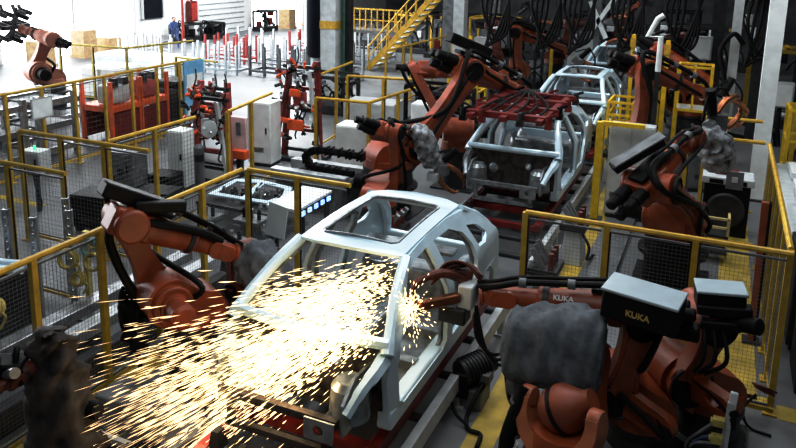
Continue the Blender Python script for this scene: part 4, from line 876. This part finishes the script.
for i, (x, y) in enumerate(((-17.6, 29.5), (-17.0, 29.9), (-16.4, 30.4))): column(f'thin pale pole in the bright aisle, {("farthest from", "between its two neighbours near", "nearest to")[i]} the navy sleeve', x, y, .18, 12, 'white', None, 'r', 'steel_pole')
column('thin red and grey pole before the far white wall', -23.5, 28.0, .14, 12, 'pink', None, 'r', 'steel_pole')
column('grey column behind the large orange arms', -8.6, 25.0, .40, 10, 'lgrey', None, 's')
column('grey column beside the yellow staircase', -10.6, 29.5, .5, 10, 'mid', None, 'i')
column('slim grey column deep behind the stairs', -9.6, 33.0, .4, 10, 'mid', None, 'i')
o = column('tall white square column at the right, next to the long fence', .96, 17.4, .32, 10, 'white', None, 's')
o = column('thin pale pole with black hose looped round it, beside the white column', .26, 20.2, .22, 10, 'lgrey', None, 's', 'steel_pole')
MB().tube([(.45, 19.95, 3.1), (.2, 19.9, 3.35), (-.05, 19.95, 2.9), (.1, 19.9, 2.2), (.0, 19.9, 1.4), (.25, 19.9, .9), (.7, 19.9, .8)], .06, 10, sm=7).build('hose', 'rubber', o)
for i, (x, y) in enumerate(((-.2, 25.0), (1.0, 23.5), (-2.6, 37), (2.6, 30))): column(('dark gantry leg behind the orange upright arm', 'dark gantry leg behind the thin pole', 'dark column at the head of the line', 'dark column in the far right corner')[i], x, y, .38, 9, 'dark', None, 'i')
# overhead beams
b = thing('gantry_beam', 'grey overhead gantry beam with yellow end crossing at the top right', 'beam', (-1.5, 18, 4))
MB().bar((-6.0, 18.0, 4.58), (2.2, 18.0, 4.58), .35, .34).build('girder', 'lgrey', b, bevel=.02); MB().bar((-6.0, 17.98, 4.40), (2.2, 17.98, 4.40), .5, .04).build('flange', 'mid', b); MB().box((-1.5, 17.8, 4.58), (.9, .06, .26)).build('yellow_plate', 'yellow', b); MB().box((.8, 17.8, 4.58), (1.0, .06, .26)).build('yellow_plate', 'yellow', b)
for xx in (-5.6, 1.9): MB().box((xx, 18.0, 8.4), (.25, .25, 7.3)).build('hanger', 'mid', b)
b = thing('gantry_beam', 'dark second gantry beam behind the grey one', 'beam', (-1.5, 23, 4)); MB().bar((-8.5, 23.0, 4.5), (3, 23.0, 4.5), .4, .4).build('girder', 'dark', b, bevel=.02)
for xx in (-8.2, -2, 2.7): MB().box((xx, 23.0, 8.4), (.25, .25, 7.5)).build('hanger', 'dark', b)
b = thing('cable_tray', 'long cable tray running over the line under the gantry', 'tray', (-4.6, 25, 3.8)); MB().bar((-4.6, 20, 4.1), (-4.6, 34, 4.1), .5, .05).bar((-4.86, 20, 4.18), (-4.86, 34, 4.18), .03, .16).bar((-4.34, 20, 4.18), (-4.34, 34, 4.18), .03, .16).build('tray', 'mid', b)
for k in range(4): MB().tube([(-4.78+.12*k, 20, 4.16), (-4.78+.12*k, 27, 4.18), (-4.78+.12*k, 34, 4.16)], .035, 7, sm=4).build('cable', 'rubber', b)
for k in range(3): MB().box((-4.6, 21+6*k, 8), (.1, .5, 7.8)).build('hanger', 'mid', b)
# yellow staircase
s = thing('staircase', 'yellow railed steel staircase climbing to a platform at the top', 'stairs', (-13.9, 30, 0))
for q in (-1, 1): MB().bar((-14.4, 30+q*.55, .05), (-11.2, 30+q*.55, 3.6), .07, .24).build('stringer', 'yellow', s)
for k in range(14): MB().box((-14.25+.23*k, 30, .22+.255*k), (.28, 1.06, .05)).build('tread', 'lgrey', s)
for q in (-1, 1):
    MB().cyl((-14.4, 30+q*.58, 1.05), (-11.2, 30+q*.58, 4.6), .04, n=8).cyl((-14.4, 30+q*.58, .6), (-11.2, 30+q*.58, 4.15), .03, n=8).build('handrail', 'yellow', s)
    for k in range(8): MB().box((-14.35+.44*k, 30+q*.58, .58+.49*k), (.05, .05, 1.0)).build('baluster', 'yellow', s)
MB().box((-15.2, 31.6, 1.55), (3.4, 1.2, .12)).build('platform', 'mid', s)
for k in range(12): MB().box((-16.8+.3*k, 31.0, 2.1), (.06, .06, 1.0)).build('baluster', 'yellow', s)
MB().bar((-16.9, 31.0, 2.6), (-13.4, 31.0, 2.6), .07).bar((-16.9, 31.0, 2.1), (-13.4, 31.0, 2.1), .05).build('platform_rail', 'yellow', s)
for xx in (-16.8, -13.6): MB().box((xx, 31.6, .75), (.12, .12, 1.5)).build('leg', 'yellow', s)
# ------------------------------------------------------------------ machines behind the line
zz = [(-11.6, 21.0, 1.6, 1.2, 1.2, 'dark machine with tangled hoses below the stairs'), (-7.9, 20.3, 1.2, 1.0, 1.3, 'machine with black tubes behind the middle railing'), (-9.4, 32.2, 2.2, 1.4, 2.4, 'tall dark machine behind the stairs'), (-6.7, 19.2, .9, 1.2, 1.4, 'dark fixture stand left of the third car'), (-7.3, 28.8, 1.6, 1.4, 2.6, 'tall dark frame behind the raised elbow robot'), (-12.6, 35.5, 2.5, 1.6, 2.2, 'machine at the far wall beneath the platform'),
      (-1.75, 21.3, .6, .8, 2.0, 'dark frame right of the third car'), (-.9, 28.6, 1.6, 1.6, 2.8, 'tall machine with white parts under the gantry'), (-5.2, 35.5, 2.2, 1.6, 2.6, 'machine frame at the head of the line'), (-1.7, 33.0, 1.6, 1.6, 3.0, 'dark tall machine right of the far forearm robot'), (1.8, 26.2, 2.2, 1.6, 2.4, 'machine behind the white column'), (4.4, 24.5, 2.2, 1.8, 2.8, 'dark machine at the far right edge'), (2.4, 20.6, 1.4, 1.4, 1.5, 'yellow framed machine right of the white column'), (-17.8, 37.0, 2.5, 1.5, 1.8, 'machine with pale units behind the stillages'), (-14.9, 36.6, 2.2, 1.6, 2.0, 'machine with dark units behind the navy sleeve'), (-9.9, 37.5, 2.5, 1.5, 3.0, 'tall far machine beyond the stairs'), (-7.1, 40, 2.5, 1.5, 3.2, 'tall far machine left of the head of the line'), (-3.4, 40.5, 2.5, 1.5, 3.4, 'farthest machine behind the head of the line'), (.8, 38.5, 2.5, 1.5, 3.4, 'farthest machine on the right side'), (4.2, 33, 2.4, 1.6, 3.2, 'far machine in the dim right corner')]
for i, (x, y, sx, sy, sz, lab) in enumerate(zz):
    clutter(lab, x, y, sx, sy, sz, 20+i, [('dark', 'mid', 'black', 'lgrey'), ('black', 'dark', 'red', 'mid'), ('yellow', 'dark', 'mid', 'white'), ('dark', 'steel', 'black', 'white')][i % 4] if i != 12 else ('yellow', 'yellow', 'mid', 'dark'))
cabinet('grey control cabinet beyond the third car, left side', -6.6, 0, 'x') if False else cabinet('grey control cabinet left of the fourth car', (-5.6, 33.2, 0), (1.3, .6, 1.5), 'lgrey', 0, doors=2)
cabinet('white cabinet behind the large orange arm base', (-6.9, 17.9, 0), (.9, .6, 1.2), 'white', .1)
cabinet('pale grey cabinet behind the second car left side', (-4.95, 17.6, 0), (.6, .6, 1.2), 'lgrey', 0)
cabinet('tall white cabinet with yellow edge behind the black based robot', (-1.45, 14.85, 0), (.85, .3, 1.85), 'lgrey', 0, doors=2)
cabinet('grey tilted cabinet beside the yellow cage', (-.15, 17.6, 0), (.7, .6, 1.2), 'mid', .2)
o = thing('guard_post', 'bright yellow guard post at the left edge of the white cabinet', 'post', (-1.98, 14.5, 0)); MB().box((-2.02, 14.45, 1.0), (.14, .14, 2.0)).build('post', 'yellow_br', o); MB().box((-2.02, 14.45, .02), (.3, .3, .04)).build('base_plate', 'dark', o); MB().box((-1.6, 14.45, 1.98), (.8, .1, .08)).build('arm', 'yellow_br', o)
# yellow cage, frames
def cage(label, x, y, w, d, z0, h, n=2, name='yellow_cage'):
    o = thing(name, label, 'cage', (x, y, 0))
    for i in (-1, 1):
        for j in (-1, 1): MB().box((x+i*w/2, y+j*d/2, (z0+h)/2), (.07, .07, z0+h)).build('post', 'yellow_br', o)
    for zq in [z0+h*k/n for k in range(n+1)]:
        r = MB()
        for j in (-1, 1): r.bar((x-w/2, y+j*d/2, zq), (x+w/2, y+j*d/2, zq), .055)
        for i in (-1, 1): r.bar((x+i*w/2, y-d/2, zq), (x+i*w/2, y+d/2, zq), .055)
        r.build('rail', 'yellow_br', o)
    MB().box((x, y-d/2, z0+h/2), (.05, .05, h)).build('middle_bar', 'yellow_br', o); MB().box((x, y, z0), (w, d, .05)).build('deck', 'lgrey', o)
    return o
cage('bright yellow cage behind the upright orange arm on the right', -.55, 19.2, .75, .7, 1.55, 1.05)
cage('yellow open frame right of the third car', -2.05, 18.1, .55, .9, .9, .9, 3, 'yellow_rack')
cage('yellow open frame beside the white column at the far right', 2.1, 18.6, 1.2, .9, .5, 1.4, 2, 'yellow_rack')
cage('yellow frame around the middle machines left of the second car', -7.0, 21.2, .9, .9, .3, 1.6, 2, 'yellow_rack')
for i, (x, y, h, lab) in enumerate(((-2.12, 19.9, 3.2, 'tall yellow post left of the upright orange arm'), (-1.15, 17.9, 3.3, 'tall yellow post behind the upright orange arm'), (-5.4, 25.5, 3.0, 'tall yellow post behind the raised elbow robot'), (-7.4, 22.6, 2.6, 'yellow post left of the raised elbow robot'))):
    o = thing('yellow_post', lab, 'post', (x, y, 0)); MB().bar((x, y, 0), (x, y, h), .1).build('shaft', 'yellow_br', o); MB().box((x, y, .02), (.3, .3, .04)).build('base_plate', 'dark', o); MB().box((x, y-.06, h-.2), (.14, .06, .24)).build('sensor', 'yellow', o)
o = thing('white_pipe_frame', 'white zigzag pipe above the upright orange arm', 'pipe', (-1.12, 15.2, 2.9)); MB().tube([(-1.12, 15.2, 2.95), (-1.12, 15.2, 3.63), (-1.36, 15.2, 3.63), (-1.2, 15.2, 3.98), (-1.1, 15.2, 4.05)], .055, 8).build('pipe', 'white', o); MB().bar((-1.12, 15.2, 0), (-1.12, 15.2, 2.95), .09).build('stand', 'dark', o)
o = thing('white_pipe_frame', 'white hook shaped pipe left of the raised elbow robot', 'pipe', (-7.2, 24.0, 0)); MB().tube([(-7.2, 24, 1.2), (-7.2, 24, 2.74), (-6.85, 24, 2.76)], .07, 8).build('pipe', 'white', o); MB().bar((-7.2, 24, 0), (-7.2, 24, 1.25), .12).build('stand', 'mid', o)
o = thing('steel_brace', 'white cross braced strut high under the gantry beam', 'brace', (-4.2, 30.0, 0)); MB().bar((-4.75, 28.2, 2.1), (-3.8, 28.2, 3.65), .16).bar((-4.0, 28.2, 2.2), (-4.65, 28.2, 3.55), .16).build('cross', 'white', o); MB().box((-4.35, 28.3, 1.8), (.2, .2, 3.6)).build('post', 'mid', o)
# right side: disc cabinet, stool, white machine
d = thing('test_stand', 'dark test stand with big round black disc past the right walkway', 'machine', (.33, 14.9, 0))
MB().box((.33, 14.95, .5), (.8, .6, 1.0)).build('body', 'black', d, bevel=.02); MB().box((.33, 14.9, 1.08), (.9, .62, .14)).build('top', 'lgrey', d, bevel=.02); MB().lathe([(.33, 0), (.34, .03), (.30, .06), (.1, .05)], (.33, 14.63, .52), (0, -1, 0), 28).build('disc', 'dark', d)
for q in (-1, 1): MB().box((.33+q*.2, 14.58, 1.07), (.24, .02, .08)).build('screen', 'black', d)
MB().box((.2, 14.9, 1.2), (.2, .2, .1)).box((.42, 14.9, 1.19), (.16, .18, .08)).build('unit', 'dark_orange', d)
s = thing('step_stool', 'pale yellow railed step stool on the right walkway', 'stool', (.1, 13.5, 0))
MB().box((.1, 13.55, .42), (.6, .4, .05)).box((.1, 13.3, .2), (.6, .3, .05)).build('tread', 'dark', s)
for q in (-1, 1): MB().box((.1+q*.29, 13.38, .38), (.04, .04, .76)).box((.1+q*.29, 13.72, .38), (.04, .04, .76)).bar((.1+q*.29, 13.38, .74), (.1+q*.29, 13.72, .74), .04).build('side_frame', mat('cream yellow', (.62, .52, .25), .5, 0, .1, 6) if q < 0 else bpy.data.materials['cream yellow'], s)
MB().bar((-.19, 13.38, .74), (.39, 13.38, .74), .04).bar((-.19, 13.38, .58), (.39, 13.38, .58), .04).build('front_rail', bpy.data.materials['cream yellow'], s)
n_ = thing('switch_plate', 'grey switch plate fixed on the yellow frame at the walkway end', 'plate', (.3, 14.02, 1.3)); MB().box((.42, 14.0, 1.28), (.28, .03, .32)).build('plate', 'mid', n_); MB().box((.42, 13.98, 1.3), (.1, .02, .1)).build('button_box', 'lgrey', n_)
m = thing('white_machine', 'long white machine bed with trays outside the right fence', 'machine', (1.8, 14.5, 0))
MB().box((1.95, 14.9, .40), (1.3, 5.6, .8)).build('bed', 'lgrey', m, bevel=.03)
for k in range(4): MB().box((1.95, 12.7+1.35*k, .90), (.9, .9, .16)).build('tray', 'white', m, bevel=.02); MB().box((1.95, 12.7+1.35*k, 1.0), (.4, .4, .1)).build('part_holder', 'mid', m)
MB().box((2.55, 14.9, 1.1), (.1, 5.6, .6)).build('back_plate', 'white', m)
cabinet('black cabinet outside the right fence near the camera', (1.62, 9.6, 0), (.9, .8, 1.2), 'black', 0)
cabinet('second black cabinet outside the right fence, beyond the first', (1.6, 10.9, 0), (.9, .9, 1.3), 'dark', 0)
# machines between second car and the fence
for i, (x, y, lab) in enumerate(((-2.05, 10.2, 'grey locating fixture right of the gap behind the near car'), (-2.0, 12.2, 'grey locating fixture right of the second car front'), (-4.7, 10.6, 'grey locating fixture left of the gap behind the near car'), (-2.1, 17.3, 'grey locating fixture right of the second car rear'))):
    o = thing('locating_fixture', lab, 'fixture', (x, y, 0)); MB().box((x, y, .3), (.36, .5, .6), taper=(.7, .8)).build('column', 'lgrey' if i % 2 else 'mid', o, bevel=.02); MB().box((x, y, .66), (.42, .55, .1)).build('plate', 'dark', o)
    for k in range(3): MB().bar((x, y-.18+.18*k, .7), (x-.18 if x > -3 else x+.18, y-.18+.18*k, .98), .07).build('clamp_arm', 'steel', o); MB().cyl((x+.1, y-.18+.18*k, .7), (x+.1, y-.18+.18*k, .95), .04).build('cylinder', 'dark_orange', o)
    MB().tube([(x+.15, y-.2, .6), (x+.3, y-.3, .4), (x+.25, y-.1, .1), (x+.3, y+.3, .04)], .025, 7, sm=5).build('cable', 'rubber', o)
for i, (y0, y1, xx, lab) in enumerate(((8.9, 13.5, -5.0, 'dark floor trunking left of the gap between the cars'), (9.0, 18.0, -1.35, 'dark floor trunking beside the yellow line on the right'))):
    o = thing('cable_trunking', lab, 'trunking', (xx, y0, 0)); MB().bar((xx, y0, .06), (xx, y1, .06), .22, .12).build('duct', 'dark', o); MB().bar((xx, y0, .13), (xx, y1, .13), .24, .015).build('lid', 'mid', o)

# hose bundles and white valve boxes hung from the gantries
for i, (x, y, lab) in enumerate(((-5.3, 22.88, 'left of the fourth car'), (-2.9, 22.88, 'right of the fourth car'), (-1.4, 22.88, 'behind the upright orange arm'), (-6.9, 22.88, 'behind the raised elbow robot'), (.6, 22.88, 'behind the thin pale pole'), (-4.3, 22.88, 'straight above the fourth car'))):
    o = thing('hose_bundle', f'black hose bundle hanging from the dark gantry, {lab}', 'hoses', (x, y, 2.4))
    for k in range(4): MB().tube([(x+.1*k, y-.1, 4.4), (x+.15*k-.2, y-.2, 3.6-.1*k), (x+.3-.1*k, y-.3, 2.6-.12*k), (x+.7-.1*k, y-.25, 2.9), (x+.6+.08*k, y-.1, 4.4)], .045, 8, sm=6).build('hose', 'rubber', o)
    MB().box((x+.3, y-.22, 4.2), (.9, .2, .16)).build('hose_bracket', 'mid', o)
for i, (x, y, z_, lab) in enumerate(((-7.9, 25.6, 1.9, 'left of the raised elbow robot'), (-1.95, 29.9, 2.3, 'near the fourth car'), (-.6, 24.2, 2.5, 'behind the yellow cage'), (1.6, 22.8, 1.5, 'right of the white column'), (3.0, 22.4, 2.2, 'high in the far right corner'))):
    o = thing('valve_cabinet', f'small pale valve cabinet on a dark post, {lab}', 'cabinet', (x, y, 0))
    MB().box((x, y, z_), (.6, .3, .7)).build('box', 'lgrey', o, bevel=.02); MB().box((x, y-.16, z_), (.5, .02, .6)).build('door', 'white', o); MB().bar((x, y+.1, 0), (x, y+.1, z_), .12).build('post', 'dark', o)
    for k in range(3): MB().tube([(x-.2+.2*k, y, z_-.35), (x-.2+.2*k, y-.15, z_-.7), (x+.1*k, y, .05)], .03, 7, sm=5).build('cable', 'rubber', o)
# ------------------------------------------------------------------ sparks
def sparks():
    r = random.Random(11); mb = MB(); O = V((-2.9, 5.5, 1.75))
    def streak(p, d, L, w):
        a = p; b = p+d*L+V((0, 0, -.02*L)); t = (b-a)
        u, v_, _ = frame_of(t)
        q = []
        for k in range(3): an = 2*pi*k/3; q.append(u*cos(an)+v_*sin(an))
        m_ = a.lerp(b, .6)
        vs = [a]+[m_+k*w for k in q]+[b]
        mb.add(vs, [(0, 1, 2), (0, 2, 3), (0, 3, 1), (4, 2, 1), (4, 3, 2), (4, 1, 3)])
    for i in range(8600):
        if r.random() < .84:                          # main plume falling in front of the car
            h = r.gauss(0, 1); st = V((-2.52-.45*r.random(), 5.42+.10*r.gauss(0, 1), 1.93+.13*h))
            d = V((-1, -.27+.07*r.gauss(0, 1), -.64+.16*h+.05*r.gauss(0, 1))).normalized(); s = 3.9*r.random()**1.35
            if s > 1.3 and r.random() < (s-1.3)/1.6: continue
        else:                                         # sparks crossing the cabin behind the pillar
            st = V((-2.66-.2*r.random(), 6.2+.1*r.gauss(0, 1), 1.98+.10*r.gauss(0, 1)))
            d = V((-1, -.30+.10*r.gauss(0, 1), -.38+.10*r.gauss(0, 1))).normalized(); s = 1.3*r.random()
        p = st+d*s
        if p.z < .1: continue
        L = (.03+.13*r.random())*(.4+.75*s); w = (.003+.006*r.random()**2)*(1.15-.13*s)
        streak(p, d, min(L, .45), w)
    for i in range(420):                              # burst right at the weld
        d = V((r.gauss(0, .6), r.gauss(-.3, .5), r.gauss(0, .9))).normalized(); s = abs(r.gauss(0, .15)); streak(V((-2.48, 6.05, 1.80))+d*s, d, .02+.03*r.random(), .006)
    m = bpy.data.materials.new('glowing sparks'); m.use_nodes = True; nt = m.node_tree; n = nt.nodes; l = nt.links; n.remove(n['Principled BSDF'])
    e = n.new('ShaderNodeEmission'); g = n.new('ShaderNodeNewGeometry'); dd = n.new('ShaderNodeVectorMath'); dd.operation = 'DISTANCE'; dd.inputs[1].default_value = O
    l.new(g.outputs['Position'], dd.inputs[0]); mr = n.new('ShaderNodeMapRange'); mr.inputs['From Max'].default_value = 4.2; l.new(dd.outputs['Value'], mr.inputs['Value'])
    cr = n.new('ShaderNodeValToRGB'); cr.color_ramp.elements[0].color = (1, .78, .42, 1); cr.color_ramp.elements[1].color = (1, .62, .36, 1); l.new(mr.outputs['Result'], cr.inputs['Fac'])
    ms = n.new('ShaderNodeMapRange'); ms.inputs['From Max'].default_value = 4.2; ms.inputs['To Min'].default_value = 3.2; ms.inputs['To Max'].default_value = .95; l.new(dd.outputs['Value'], ms.inputs['Value'])
    l.new(cr.outputs['Color'], e.inputs['Color']); l.new(ms.outputs['Result'], e.inputs['Strength']); l.new(e.outputs['Emission'], n['Material Output'].inputs['Surface'])
    o = mb.build('welding_sparks', m, loc=O, ang=10); tag(o, 'shower of glowing welding sparks flying left from the near car windscreen', 'sparks', kind='stuff')
sparks()
# ------------------------------------------------------------------ light
def area(name, loc, rot, size, e, col=(1, 1, 1), sy=None):
    l = bpy.data.lights.new(name, 'AREA'); l.energy = e; l.color = col; l.size = size
    if sy: l.shape = 'RECTANGLE'; l.size_y = sy
    o = bpy.data.objects.new(name, l); C.objects.link(o); o.location = loc; o.rotation_euler = rot; return o
area('window_daylight', (-27.5, 24, 5), (0, math.radians(-97), 0), 7, 4200, (.93, .97, 1), 36)
for i, (x, y, e) in enumerate(((-9, 12.5, 420), (-3.3, 9.5, 330), (-10, 22, 330), (-3, 18, 420), (-18, 30, 1900), (-23, 36, 1500), (-20, 20, 600), (-3, 28, 350), (2, 14, 260), (-5, 4, 60), (.6, 6.6, 80), (-1.5, 2.0, 170))):
    area('ceiling_fill', (x, y, 8.5), (0, 0, 0), 1.6, e, (.95, .98, 1), 4.5)  # unseen overhead lights, several added only to brighten dark spots
w = bpy.data.worlds.new('world'); sc.world = w; w.use_nodes = True
w.node_tree.nodes['Background'].inputs[0].default_value = (.75, .85, 1, 1); w.node_tree.nodes['Background'].inputs[1].default_value = .07
for p, e, r in (((-2.75, 6.1, 1.75), 9, .12), ((-3.3, 5.1, 1.5), 30, .2), ((-4.2, 4.9, .9), 26, .25)):
    l = bpy.data.lights.new('spark_glow', 'POINT'); l.energy = e; l.color = (1, .72, .38); l.shadow_soft_size = r
    o = bpy.data.objects.new('spark_glow', l); C.objects.link(o); o.location = p
sc.view_settings.view_transform = 'Standard'; sc.view_settings.look = 'None'; sc.view_settings.exposure = 0; sc.view_settings.gamma = 1
sc.view_settings.use_curve_mapping = True
cm = sc.view_settings.curve_mapping; cv = cm.curves[3]
cv.points.new(.25, .17); cv.points.new(.72, .80); cm.update()
sc.cycles.use_denoising = True; sc.cycles.max_bounces = 5; sc.cycles.diffuse_bounces = 3; sc.cycles.sample_clamp_indirect = 4
GR = dict(welding_robot='orange robots of the welding line', car_body='car bodies on the line', safety_fence='yellow safety fences', stillage='poled stillages in the bright aisle', control_cabinet='control cabinets', machine='machines around the line', body_carrier='skid carriers', roller_bed='roller conveyors', hose_coil='hose coils by the left fence', hose_bundle='hose bundles on the dark gantry', valve_cabinet='pale valve cabinets', steel_column='steel columns of the hall', steel_pole='thin steel poles', carton_stack='brown cartons by the openings', parts_crate='pale crates in the bright aisle', yellow_post='tall yellow posts', yellow_rack='yellow open frames', steel_rack='steel racks at far left', red_cart='red carts', welding_jig='red welding jigs', locating_fixture='locating fixtures beside the cars', component_stand='component stands', cable_trunking='floor trunkings', gantry_beam='overhead gantry beams', white_pipe_frame='white pipes')
for o in list(C.objects):
    if o.parent is None and o.get('category') and not o.get('group') and o.name.split('.')[0] in GR: o['group'] = GR[o.name.split('.')[0]]
